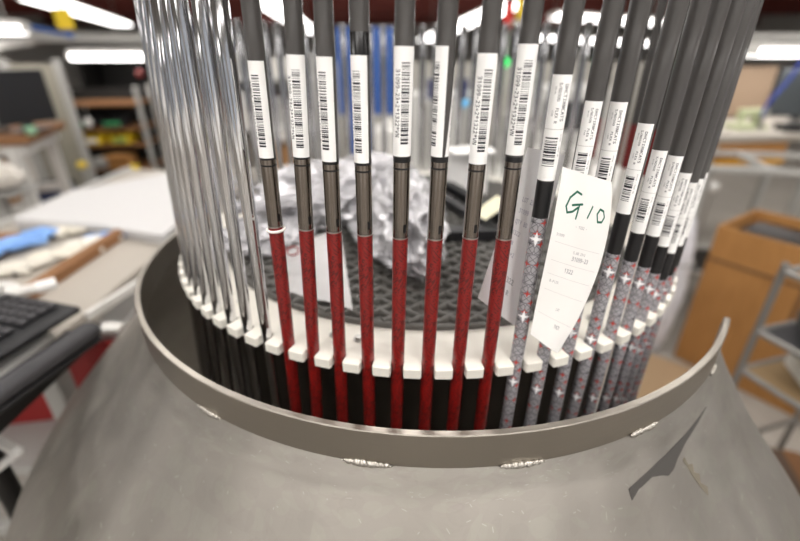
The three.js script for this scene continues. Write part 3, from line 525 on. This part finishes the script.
{ const t = thing('wall_panel', 'tall grey machine panel behind the dark monitor', 'panel', [-2.62, 0, -2.62], 20); part('sheet_metal', boxAt(0.3, 1.42, 0.05, 0, 0.71, 0), M('olive_grey', 0x8f8b7e, { roughness: 0.6 }), t); part('frame_post', boxAt(0.04, 1.45, 0.06, -0.15, 0.725, 0), greyPaint, t); part('frame_post', boxAt(0.04, 1.45, 0.06, 0.15, 0.725, 0), greyPaint, t); }
{
  const t = thing('bin_shelving', 'shelving unit with rows of small bins behind the bench', 'shelving', [-2.6, 0, -3.1], 10);
  for (const x of [-0.4, 0.42]) for (const z of [-0.16, 0.16]) part('post', boxAt(0.035, 1.25, 0.035, x, 0.625, z), greyPaint, t);
  for (const y of [0.3, 0.6, 0.8, 0.93, 1.12]) part('shelf_board', boxAt(0.84, 0.022, 0.36, 0, y, 0), woodM, t);
  part('back_sheet', boxAt(0.86, 1.2, 0.012, 0, 0.62, -0.18), blackSteel, t);
}
function bin(label, mat, tagMat, x, y, z, w = 0.14) {
  const t = thing('parts_bin', label, 'bin', [x, y, z], 10, 'parts bins on the shelving');
  part('tub', merge([boxAt(w, 0.01, 0.2, 0, 0.006, 0), boxAt(w, 0.055, 0.008, 0, 0.03, 0.1), boxAt(w, 0.09, 0.008, 0, 0.045, -0.1), boxAt(0.008, 0.08, 0.2, w / 2, 0.04, 0), boxAt(0.008, 0.08, 0.2, -w / 2, 0.04, 0)]), mat, t);
  part('label_card', boxAt(w * 0.7, 0.03, 0.004, 0, 0.03, 0.107, 0.001), tagMat, t);
}
const greenCard = M('green_card', 0x2f8b55, { roughness: 0.7 });
bin('black bin with a green card, left on the upper bin shelf', blackPl, greenCard, -2.79, 0.945, -2.98); bin('black bin with a green card in the middle of the upper bin shelf', blackPl, greenCard, -2.62, 0.945, -3.01); bin('black bin with a green card, right on the upper bin shelf', blackPl, greenCard, -2.4, 0.945, -3.05, 0.18);
bin('yellow bin, left on the lower bin shelf', yellowM, paperM, -2.81, 0.815, -2.98); bin('yellow bin in the middle of the lower bin shelf', yellowM, paperM, -2.61, 0.815, -3.01, 0.2); bin('yellow bin, right on the lower bin shelf', yellowM, greenCard, -2.38, 0.815, -3.06);
{ const t = thing('tape_roll', 'white tape roll hanging before the green labelled bins', 'tape roll', [-2.5, 1.0, -2.84]); part('roll', new THREE.TorusGeometry(0.025, 0.012, 10, 28), whitePaint, t); part('core', new THREE.CylinderGeometry(0.015, 0.015, 0.024, 20).rotateX(Math.PI / 2), paperM, t); part('hook', rod([0, 0.02, 0], [0, 0.12, -0.02], 0.003), steel, t); }
{ const t = thing('grey_casting', 'pile of grey metal castings on the lower shelf', 'castings', [-2.55, 0.615, -2.98]); part('casting', crumple(0.14, 0.05, 0.08, 51), greyPaint, t); part('casting', crumple(0.09, 0.06, 0.07, 57).translate(-0.2, 0, 0), darkGrey, t); }
{ const t = thing('cardboard_box', 'small cardboard box on the right of the low shelf', 'box', [-2.4, 0.615, -2.98], 5); part('carton', boxAt(0.18, 0.11, 0.14, 0, 0.055, 0), cardM, t); part('flap', boxAt(0.18, 0.004, 0.08, 0, 0.12, 0.07).rotateX(0.1), cardM, t); }
{ const t = thing('yellow_cap', 'round yellow cap in front of the lower shelf', 'cap', [-2.3, 0.78, -2.35]); part('dome', new THREE.SphereGeometry(0.033, 18, 12).scale(1, 0.75, 1), yellowM, t); part('stem', rod([0, 0, 0], [0, -0.78, 0], 0.01), greyPaint, t); part('foot', new THREE.CylinderGeometry(0.06, 0.07, 0.02, 20).translate(0, -0.77, 0), greyPaint, t); }
{ const t = thing('yellow_cap', 'second round yellow cap, beside the chrome shafts', 'cap', [-1.78, 0.82, -2.1]); part('dome', new THREE.SphereGeometry(0.03, 18, 12).scale(1, 0.75, 1), yellowM, t); part('stem', rod([0, 0, 0], [0, -0.82, 0], 0.01), greyPaint, t); part('foot', new THREE.CylinderGeometry(0.06, 0.07, 0.02, 20).translate(0, -0.81, 0), greyPaint, t); }
{ const t = thing('rubbish_bin', 'dark blue bin standing beside the shelving', 'bin', [-2.62, 0, -2.4]); part('barrel', lathe([[0, 0], [0.12, 0], [0.15, 0.62], [0.145, 0.62], [0.115, 0.02], [0, 0.02]], 32), M('navy_plastic', 0x23305e, { roughness: 0.5 }), t); part('rim', new THREE.TorusGeometry(0.148, 0.01, 8, 36).rotateX(Math.PI / 2), darkGrey, t, [0, 0.62, 0]); }
// overhead rack at the left: rail, light, sign, pipe
{ const t = thing('light_rail', 'grey steel rail carrying a bench light on the left', 'rail', [0, 0, 0]); part('rail_bar', beamBox([-3.3, 1.61, -3.02], [-1.6, 1.58, -3.1], 0.1, 0.07), greyPaint, t); for (const x of [-3.2, -1.75]) part('post', boxAt(0.05, 1.55, 0.05, x, 0.775, -3.06), greyPaint, t); part('side_arm', beamBox([-2.85, 1.57, -3.0], [-2.6, 1.5, -2.0], 0.05, 0.05), whitePaint, t); }
fixture('short bench light hanging under the grey rail by the chrome shafts', [-2.27, 1.44, -3.0], -2, 0.6, 0.14, { k: 0.5 });
fixture('bright bench light at the far left edge above the wooden table', [-2.75, 1.6, -2.35], 22, 0.62, 0.16, { k: 0.5, hang: 1.8 });
{ const t = thing('hanging_sign', 'plain yellow sign hanging below the upper left light strip', 'sign', [-2.22, 1.69, -2.5], 20); part('board', boxAt(0.095, 0.12, 0.006, 0, 0, 0, 0.002), yellowM, t); for (const s of [-1, 1]) part('cord', rod([s * 0.035, 0.06, 0], [s * 0.035, 1.7, 0], 0.002, 6), greyPaint, t); }
{ const t = thing('blue_pipe', 'blue compressed air pipe running under the roof on the left', 'pipe', [0, 0, 0]); part('pipe_run', rod([-3.6, 1.83, -2.7], [-2.45, 1.61, -2.86], 0.014), blueM, t); part('pipe_run', rod([-2.45, 1.61, -2.86], [-2.45, 3.4, -2.86], 0.012), blueM, t); part('elbow', new THREE.SphereGeometry(0.024, 14, 10), blueM, t, [-2.45, 1.61, -2.86]); }
{ const t = thing('dark_cabinet', 'open dark cabinet behind the chrome shafts', 'cabinet', [-2.15, 0, -3.6], 8); part('carcass', merge([boxAt(1.3, 1.5, 0.03, 0, 0.75, -0.2), boxAt(0.03, 1.5, 0.4, -0.65, 0.75, 0), boxAt(0.03, 1.5, 0.4, 0.65, 0.75, 0), boxAt(1.3, 0.03, 0.4, 0, 1.49, 0)]), blackSteel, t); part('shelf_board', boxAt(1.27, 0.03, 0.38, 0, 1.18, 0), blackSteel, t); }
{ const t = thing('warning_lamp', 'small red lamp beside the chrome shafts', 'lamp', [-2.05, 1.35, -2.93]); part('dome', new THREE.SphereGeometry(0.026, 16, 12), redPl, t); part('mount', boxAt(0.05, 0.04, 0.03, 0, -0.01, -0.02), blackPl, t); }

// work places behind the camera, which the chrome shafts and the hood mirror
for (const [x, z, t, sd] of [[-1.5, 2.3, 180, 'left of two'], [1.2, 2.3, 180, 'right of two'], [2.6, 0.9, -90, 'one at the side'], [-3.4, 1.2, 90, 'one across the aisle']]) {
  const g = thing('work_bench', 'white topped work bench behind the camera, ' + sd, 'bench', [x, 0, z], t);
  part('bench_top', boxAt(1.9, 0.04, 0.8, 0, 0.95, 0), whitePaint, g); part('back_panel', boxAt(1.9, 0.45, 0.03, 0, 1.2, -0.38), M('pale_blue_panel', 0xa9b0ba, { roughness: 0.5 }), g); part('lower_shelf', boxAt(1.8, 0.03, 0.6, 0, 0.35, 0), greyPaint, g);
  for (const px of [-0.9, 0.9]) for (const pz of [-0.35, 0.35]) part('leg', boxAt(0.05, 0.93, 0.05, px, 0.465, pz), blackSteel, g);
}

// ------------------------------------------------------------ right: bench, light, boxes, carts
{
  const f = fixture('double fluorescent bench light with white reflector on the right', [2.9, 1.47, -2.6], 8, 1.3, 0.24, { k: 0.6 }); 
  const t = thing('bench_upright', 'grey uprights carrying the bench light on the right', 'upright', [0, 0, 0]); for (const x of [2.25, 3.5]) part('post', boxAt(0.05, 1.6, 0.05, x, 0.8, -3.02), greyPaint, t); part('top_rail', boxAt(1.3, 0.05, 0.05, 2.87, 1.6, -3.02), greyPaint, t); for (const x of [2.5, 3.2]) part('bracket_arm', boxAt(0.03, 0.03, 0.4, x, 1.575, -2.82), greyPaint, t);
}
{
  const t = thing('assembly_bench', 'beige edged assembly bench on the right behind the grey frames', 'bench', [2.55, 0, -2.55], 8);
  part('bench_top', boxAt(1.3, 0.04, 0.75, 0, 1.0, 0), benchM, t); part('drawer_front', boxAt(0.5, 0.1, 0.02, -0.35, 0.92, 0.36), cardM, t); part('yellow_strip', boxAt(0.5, 0.035, 0.03, -0.35, 0.85, 0.37), M('amber_plastic', 0xe0a52c, { roughness: 0.5 }), t, null, 'amber yellow strip');
  part('back_panel', boxAt(0.9, 0.36, 0.02, -0.1, 1.22, -0.33), M('tan_board', 0x7f6b57, { roughness: 0.8 }), t, null, 'tan back board');
  for (const [x, z] of [[-0.6, 0.33], [0.6, 0.33], [-0.6, -0.33], [0.6, -0.33]]) part('leg', boxAt(0.05, 0.98, 0.05, x, 0.49, z), greyPaint, t);
}
{ const t = thing('monitor', 'dark flat monitor on the bench at the right edge', 'monitor', [2.78, 1.02, -2.5], -20); part('screen_panel', boxAt(0.36, 0.3, 0.03, 0, 0.22, 0, 0.008), M('slate_plastic', 0x3d4347, { roughness: 0.45 }), t); part('neck', boxAt(0.05, 0.14, 0.03, 0, 0.07, -0.03), darkGrey, t); part('foot', boxAt(0.2, 0.014, 0.16, 0, 0.007, -0.02), darkGrey, t); }
{ const t = thing('air_hose', 'blue air hose hanging down in front of the right bench light', 'hose', [0, 0, 0]); part('hose', tube([[2.1, 2.6, -1.6], [1.97, 1.9, -1.6], [1.93, 1.6, -1.62], [1.94, 1.42, -1.64], [1.87, 1.25, -1.66], [1.88, 1.18, -1.68]], 0.008), M('hose_blue', 0x2f47a8, { roughness: 0.5 }), t); part('coupling', rod([1.88, 1.2, -1.68], [1.89, 1.13, -1.68], 0.014), steel, t); part('hook', rod([2.1, 2.6, -1.6], [2.1, 3.4, -1.6], 0.006), greyPaint, t); }
{ const t = thing('sewing_machine', 'pale green bench machine in front of the tan board', 'machine', [2.36, 1.02, -2.4], 10); const m = M('pale_green_enamel', 0xb9c29a, { roughness: 0.5 }); part('base', boxAt(0.22, 0.03, 0.14, 0, 0.015, 0, 0.006), m, t); part('arm', boxAt(0.18, 0.04, 0.05, 0.01, 0.11, 0, 0.012), m, t); part('pillar', boxAt(0.05, 0.12, 0.06, 0.08, 0.07, 0, 0.012), m, t); part('head', boxAt(0.045, 0.07, 0.055, -0.06, 0.085, 0, 0.012), m, t); part('hand_wheel', new THREE.CylinderGeometry(0.03, 0.03, 0.014, 20).rotateZ(Math.PI / 2), greyPaint, t, [0.115, 0.1, 0]); }
{ const t = thing('film_roll', 'pale blue-white roll lying at the left end of the assembly bench', 'roll', [2.04, 1.055, -2.3], 35); part('roll', new THREE.CylinderGeometry(0.035, 0.035, 0.12, 24).rotateZ(Math.PI / 2), M('pale_blue_film', 0xc3cbe2, { roughness: 0.35 }), t); part('core', new THREE.CylinderGeometry(0.012, 0.012, 0.13, 16).rotateZ(Math.PI / 2), cardM, t); }
{ const t = thing('scale', 'small grey scale under the monitor on the right bench', 'scale', [2.6, 1.02, -2.3], 0); part('body', boxAt(0.16, 0.05, 0.12, 0, 0.025, 0, 0.01), darkGrey, t); part('pan', new THREE.CylinderGeometry(0.05, 0.045, 0.012, 24).translate(0, 0.058, 0), steel, t); }
// frame cart
{
  const t = thing('frame_cart', 'grey tubular frame cart standing behind the patterned shafts', 'cart', [0, 0, 0]);
  const c = [[1.58, -1.65], [2.38, -1.42], [1.7, -2.08], [2.53, -1.9]];
  for (const [x, z] of c) part('upright', beamBox([x, 0.08, z], [x, 0.94, z], 0.03, 0.03), greyPaint, t);
  for (const y of [0.93, 0.3]) for (const [a, b] of [[0, 1], [2, 3], [0, 2], [1, 3]]) part('rail', beamBox([c[a][0], y, c[a][1]], [c[b][0], y, c[b][1]], 0.035, 0.03), greyPaint, t);
  part('middle_rail', beamBox([1.94, 0.93, -1.55], [2.06, 0.93, -2.0], 0.03, 0.03), greyPaint, t);
  for (const [x, z] of c) part('caster', new THREE.CylinderGeometry(0.04, 0.04, 0.025, 20).rotateZ(Math.PI / 2), blackPl, t, [x, 0.04, z]);
  part('deck', boxAt(0.7, 0.02, 0.3, 2.05, 0.31, -1.76), blackSteel, t);
}
{ const t = thing('white_ball', 'round white float inside the grey frame cart', 'ball', [1.8, 0.79, -1.75]); part('ball', new THREE.SphereGeometry(0.028, 20, 14), whitePaint, t); part('rod', rod([0, 0, 0], [0, -0.47, 0], 0.006), steel, t); }
{ const t = thing('bubble_wrap', 'tall bundle of bubble wrap beside the cardboard box', 'bubble wrap', [1.37, 0.02, -1.3], 0); const g = crumple(0.1, 0.46, 0.1, 61, 3.2, 0.2); part('bundle', g.translate(0, -0.02, 0), M('bubble_film', 0xdedde2, { roughness: 0.35, side: THREE.DoubleSide }), t); part('tie', new THREE.TorusGeometry(0.1, 0.006, 8, 30).rotateX(Math.PI / 2), greyPaint, t, [0, 0.52, 0]); }
{
  const t = thing('cardboard_box', 'big open cardboard box standing on the floor at the right', 'box', [1.846, 0, -1.0], -56);
  const W = 0.72, H = 0.765, Z = 0.42;
  part('front_panel', boxAt(W, H, 0.012, 0, H / 2, Z / 2, 0.003), cardM, t); part('back_panel', boxAt(W, H, 0.012, 0, H / 2, -Z / 2, 0.003), cardM, t);
  for (const s of [-1, 1]) part('side_panel', boxAt(0.012, H, Z, s * W / 2, H / 2, 0, 0.003), cardM, t);
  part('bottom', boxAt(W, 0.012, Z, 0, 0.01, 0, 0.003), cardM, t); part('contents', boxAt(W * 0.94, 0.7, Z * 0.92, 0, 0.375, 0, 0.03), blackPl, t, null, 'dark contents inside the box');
  part('band', merge([boxAt(W + 0.012, 0.014, 0.004, 0, 0.6, Z / 2 + 0.007, 0.001), boxAt(0.014, 0.2, 0.004, 0.02, 0.51, Z / 2 + 0.007, 0.001)]), M('brown_band', 0x6b4d30, { roughness: 0.7 }), t, null, 'dark strapping line'); part('tape', boxAt(0.12, 0.05, 0.004, 0.16, 0.735, Z / 2 + 0.007, 0.001), M('clear_tape', 0xcfc2ae, { roughness: 0.3 }), t, null, 'strip of pale tape');
}
{ const t = thing('green_lid', 'green plastic lid sticking out of the big cardboard box', 'lid', [1.83, 0.805, -0.98], -50); part('plate', box(0.2, 0.025, 0.12, 0.01), M('green_plastic', 0x2ba57c, { roughness: 0.45 }), t); part('grip', boxAt(0.07, 0.02, 0.03, 0, 0.02, 0), M('green_plastic', 0), t); part('prop', boxAt(0.03, 0.07, 0.03, 0, -0.045, 0), blackPl, t); }
{ const t = thing('cardboard_sheet', 'flattened tan cardboard sheet lying on the floor behind the patterned shafts', 'cardboard', [1.17, 0.004, -1.05], -39); part('panel', boxAt(0.7, 0.006, 0.45, 0, 0, 0, 0.002), M('kraft_paper', 0xa78d6e, { roughness: 0.8 }), t); part('flap', boxAt(0.7, 0.006, 0.1, 0, 0.006, 0.27, 0.002), M('kraft_paper', 0), t); }
// wire cart at the lower right
{
  const t = thing('tube_cart', 'grey tube cart with sloping shelves at the lower right edge', 'cart', [0, 0, 0]);
  const q = { a: [1.0, -0.3], b: [1.13, 0.1], c: [1.4, -0.42], d: [1.53, -0.02] };
  for (const k of 'abcd') part('post', rod([q[k][0], 0.06, q[k][1]], [q[k][0], 0.99, q[k][1]], 0.0095), M('worn_grey_steel', 0x8b8884, { roughness: 0.45, metalness: 0.5 }), t);
  for (const y of [0.965, 0.77, 0.63, 0.3]) { for (const [m, n] of ['ab', 'cd', 'ac', 'bd'].map((s) => [q[s[0]], q[s[1]]])) part('rail', rod([m[0], y, m[1]], [n[0], y, n[1]], 0.0095), M('worn_grey_steel', 0x8b8884, { roughness: 0.45, metalness: 0.5 }), t); }
  const deck = (y, mat) => { const sh = new THREE.Shape(); for (const [j, k] of [...'abdc'].entries()) sh[j ? 'lineTo' : 'moveTo'](q[k][0], -q[k][1]); const g = new THREE.ExtrudeGeometry(sh, { depth: 0.008, bevelEnabled: false }).rotateX(-Math.PI / 2); part('shelf_deck', g, mat, t, [0, y - 0.004, 0]); };
  deck(0.77, darkGrey); deck(0.63, M('tan_deck', 0x8d7452, { roughness: 0.8 }));
  for (const k of 'abcd') part('caster', new THREE.CylinderGeometry(0.035, 0.035, 0.02, 18).rotateZ(Math.PI / 2), blackPl, t, [q[k][0], 0.036, q[k][1]]);
}
{ const t = thing('cardboard_box', 'dark brown cardboard box under the lowest rail of the tube cart', 'box', [1.27, 0, -0.16], 72); part('carton', boxAt(0.34, 0.25, 0.26, 0, 0.125, 0), M('dark_brown_card', 0x5d4b3e, { roughness: 0.85 }), t); part('tape', boxAt(0.34, 0.003, 0.05, 0, 0.2515, 0, 0.001), woodM, t); }
{ const t = thing('cable_bundle', 'heap of black cable lying on the upper shelf of the tube cart', 'cable', [1.15, 0.79, -0.22], 72); for (let k = 0; k < 5; k++) part('coil', new THREE.TorusGeometry(0.075 + 0.01 * (k % 3), 0.011, 8, 36).rotateX(Math.PI / 2 + 0.12 * Math.sin(k * 2)).scale(1.3, 1, 0.8).translate(0.015 * Math.sin(k * 4), 0.004 + k * 0.014, 0.012 * Math.cos(k * 3)), blackPl, t); part('plug', boxAt(0.04, 0.03, 0.03, -0.16, 0.0, 0.02), blackPl, t); }
{ const t = thing('white_carton', 'white carton on the lower shelf of the tube cart', 'carton', [1.18, 0.638, -0.22], 72); part('body', boxAt(0.17, 0.09, 0.13, 0, 0.046, 0, 0.004), M('dull_white_card', 0xd2cfc8, { roughness: 0.7 }), t); part('lid', boxAt(0.176, 0.03, 0.136, 0, 0.085, 0, 0.004), paperM, t); }
{ const t = thing('plastic_tray', 'cream plastic tray on top of the tube cart', 'tray', [1.25, 0.975, -0.2], 73); part('dish', merge([boxAt(0.3, 0.008, 0.2, 0, 0.006, 0), boxAt(0.3, 0.03, 0.008, 0, 0.016, 0.1), boxAt(0.3, 0.03, 0.008, 0, 0.016, -0.1), boxAt(0.008, 0.03, 0.2, 0.15, 0.016, 0), boxAt(0.008, 0.03, 0.2, -0.15, 0.016, 0)]), M('cream_plastic', 0xe4d9b8, { roughness: 0.5 }), t); part('bar', boxAt(0.5, 0.012, 0.03, 0.06, -0.005, 0.06), greyPaint, t); }

// ------------------------------------------------------------ behind the carousel
{ const t = thing('blue_cabinet', 'tall blue machine cabinet seen between the red shafts', 'cabinet', [-0.24, 0, -2.1], 0); part('body', boxAt(0.16, 1.15, 0.25, -0.05, 0.58, 0, 0.01), blueM, t); part('upper_body', boxAt(0.33, 0.46, 0.2, 0, 1.39, 0, 0.01), blueM, t); part('door_panel', boxAt(0.1, 0.6, 0.01, -0.04, 1.0, 0.127, 0.003), M('blue_dark', 0x2457a8, { roughness: 0.4 }), t); part('warning_strip', boxAt(0.02, 0.05, 0.01, 0.02, 1.33, 0.102, 0.002), yellowM, t, null, 'yellow warning strip'); part('warning_strip', boxAt(0.02, 0.02, 0.01, 0.02, 1.27, 0.102, 0.002), yellowM, t); part('plinth', boxAt(0.3, 0.04, 0.27, 0, 0.02, 0), blackPl, t); }
{ const t = thing('plastic_bottle', 'white plastic drum bottle beside the blue cabinet', 'bottle', [-0.1, 0.92, -1.45]); part('bottle_body', lathe([[0, 0], [0.075, 0], [0.08, 0.02], [0.08, 0.22], [0.06, 0.26], [0.025, 0.275], [0.025, 0.29], [0, 0.29]], 32), whitePaint, t); part('tap', rod([0, 0.03, 0.07], [0, 0.02, 0.11], 0.012), blackPl, t); }
{ const t = thing('far_bench', 'white topped bench running behind the carousel', 'bench', [0.25, 0, -1.5]); part('bench_top', boxAt(1.9, 0.04, 0.5, 0, 0.9, 0), whitePaint, t); for (const x of [-0.9, 0.9]) for (const z of [-0.2, 0.2]) part('leg', boxAt(0.05, 0.88, 0.05, x, 0.44, z), greyPaint, t); part('lower_shelf', boxAt(1.8, 0.03, 0.4, 0, 0.35, 0), greyPaint, t); }
{
  const t = thing('control_machine', 'grey control machine with two dark blue screens behind the carousel', 'machine', [0.18, 0.92, -1.6], 4);
  part('housing', boxAt(0.36, 0.4, 0.2, 0, 0.2, 0, 0.015), M('light_grey_enamel', 0xc6c5c2, { roughness: 0.5 }), t); part('column', boxAt(0.05, 0.3, 0.06, -0.02, 0.55, 0, 0.008), M('light_grey_enamel', 0), t);
  for (const s of [-1, 1]) { part('screen', boxAt(0.055, 0.09, 0.012, s * 0.07, 0.42, 0.1, 0.003), M('navy_screen', 0x1d2c63, { roughness: 0.25 }), t); }
  part('display', boxAt(0.05, 0.03, 0.008, 0.085, 0.355, 0.105, 0.002), M('display_cyan', 0x69b8e0, { emissive: 0x3fa2d8, emissiveIntensity: 0.8, roughness: 0.4 }), t);
  for (const s of [-1, 0, 1]) part('rod', rod([s * 0.1, 0.05, 0.13], [s * 0.1, 0.36, 0.13], 0.008), steel, t);
}
{
  const t = thing('signal_tower', 'signal tower with red and amber segments and a green lamp below', 'signal lamp', [0.455, 0.92, -1.55]);
  part('pole', rod([0, 0, 0], [0, 0.7, 0], 0.012), greyPaint, t); part('red_segment', new THREE.CylinderGeometry(0.02, 0.02, 0.1, 20), M('red_lens', 0xc8281f, { roughness: 0.3 }), t, [0, 0.73, 0], 'red lens'); part('amber_segment', new THREE.CylinderGeometry(0.02, 0.02, 0.09, 20), yellowM, t, [0.055, 0.76, 0], 'yellow lens'); part('bracket', boxAt(0.08, 0.02, 0.03, 0.03, 0.7, 0), greyPaint, t);
  part('green_lamp', new THREE.SphereGeometry(0.021, 20, 14), M('green_led_glow', 0x18b45a, { emissive: 0x12e86a, emissiveIntensity: 1.6, roughness: 0.4 }), t, [0, 0.535, 0.03], 'lit green lamp'); part('cap', new THREE.CylinderGeometry(0.022, 0.022, 0.012, 20), blackPl, t, [0, 0.785, 0]);
  const l = new THREE.PointLight(0x12e86a, 0.05, 2); l.name = 'green_light'; l.position.set(0, 0.535, 0.03); t.add(l);
}
{ const t = thing('grey_column', 'grey machine column right of the green signal lamp', 'machine', [0.6, 0.92, -1.62]); part('column', boxAt(0.12, 0.48, 0.14, 0, 0.24, 0, 0.012), greyPaint, t); part('cover', boxAt(0.1, 0.12, 0.03, 0, 0.34, 0.08, 0.01), M('light_grey_enamel', 0), t); part('knob', new THREE.SphereGeometry(0.022, 16, 12), whitePaint, t, [-0.02, 0.42, 0.1]); part('red_button', new THREE.CylinderGeometry(0.014, 0.014, 0.02, 16).rotateX(Math.PI / 2), redPl, t, [0.03, 0.28, 0.1]); }
{ const t = thing('storage_rack', 'grey rack of boxes far behind the left red shafts', 'rack', [-1.05, 0, -2.4], 6); for (const x of [-0.45, 0.45]) for (const z of [-0.2, 0.2]) part('post', boxAt(0.04, 1.5, 0.04, x, 0.75, z), greyPaint, t); for (const y of [0.3, 0.7, 1.05, 1.35]) part('shelf_board', boxAt(0.94, 0.03, 0.44, 0, y, 0), M('light_grey_enamel', 0), t); }
const rackBox = [[-1.3, 1.065, 0.2, 0.16, 'tan'], [-1.05, 1.065, 0.18, 0.2, 'white'], [-0.8, 1.065, 0.22, 0.15, 'grey'], [-1.25, 0.715, 0.26, 0.24, 'white'], [-0.88, 0.715, 0.24, 0.2, 'tan'], [-1.2, 1.365, 0.3, 0.14, 'grey'], [-0.8, 1.365, 0.2, 0.1, 'white']];
const boxMat = { tan: cardM, white: M('dull_white_card', 0), grey: greyPaint };
rackBox.forEach(([x, y, w, h, c], k) => { const t = thing('carton', `${c === 'tan' ? 'brown cardboard' : c} carton on the ${y > 1.3 ? 'top' : y > 1 ? 'second' : 'middle'} board of the far rack, ${x < -1 ? (x < -1.24 ? 'at its left' : 'near its middle') : 'at its right'}`, 'carton', [x, y, -2.38 - (x + 1.05) * 0.1], 6); part('body', boxAt(w, h, 0.26, 0, h / 2, 0, 0.004), boxMat[c], t); part('tape', boxAt(0.04, h * 0.4, 0.264, 0, h * 0.8, 0, 0.002), c === 'tan' ? woodM : paperM, t); });
{ const t = thing('partition', 'pale grey partition wall behind the far machines', 'partition', [0.9, 0, -3.4], 0); part('board', boxAt(3.6, 1.42, 0.05, 0, 0.71, 0), M('partition_grey', 0xb7b4ac, { roughness: 0.7 }), t); for (const x of [-1.8, -0.6, 0.6, 1.8]) part('post', boxAt(0.05, 1.5, 0.07, x, 0.75, 0), greyPaint, t); }
{ const t = thing('parts_machine', 'white boxy machine far behind the last red shaft', 'machine', [1.0, 0, -2.3], -5); part('cabinet', boxAt(0.7, 0.95, 0.5, 0, 0.475, 0, 0.02), whitePaint, t); part('hood', boxAt(0.5, 0.36, 0.36, 0.02, 1.13, 0, 0.03), M('light_grey_enamel', 0), t); part('window_pane', boxAt(0.3, 0.18, 0.01, 0.02, 1.14, 0.182, 0.004), darkGrey, t); part('control_box', boxAt(0.12, 0.18, 0.1, -0.3, 1.05, 0.12, 0.01), greyPaint, t); }

scene.traverse((o) => { if (o.isMesh) { o.castShadow = true; o.receiveShadow = true; } });
renderer.render(scene, camera);
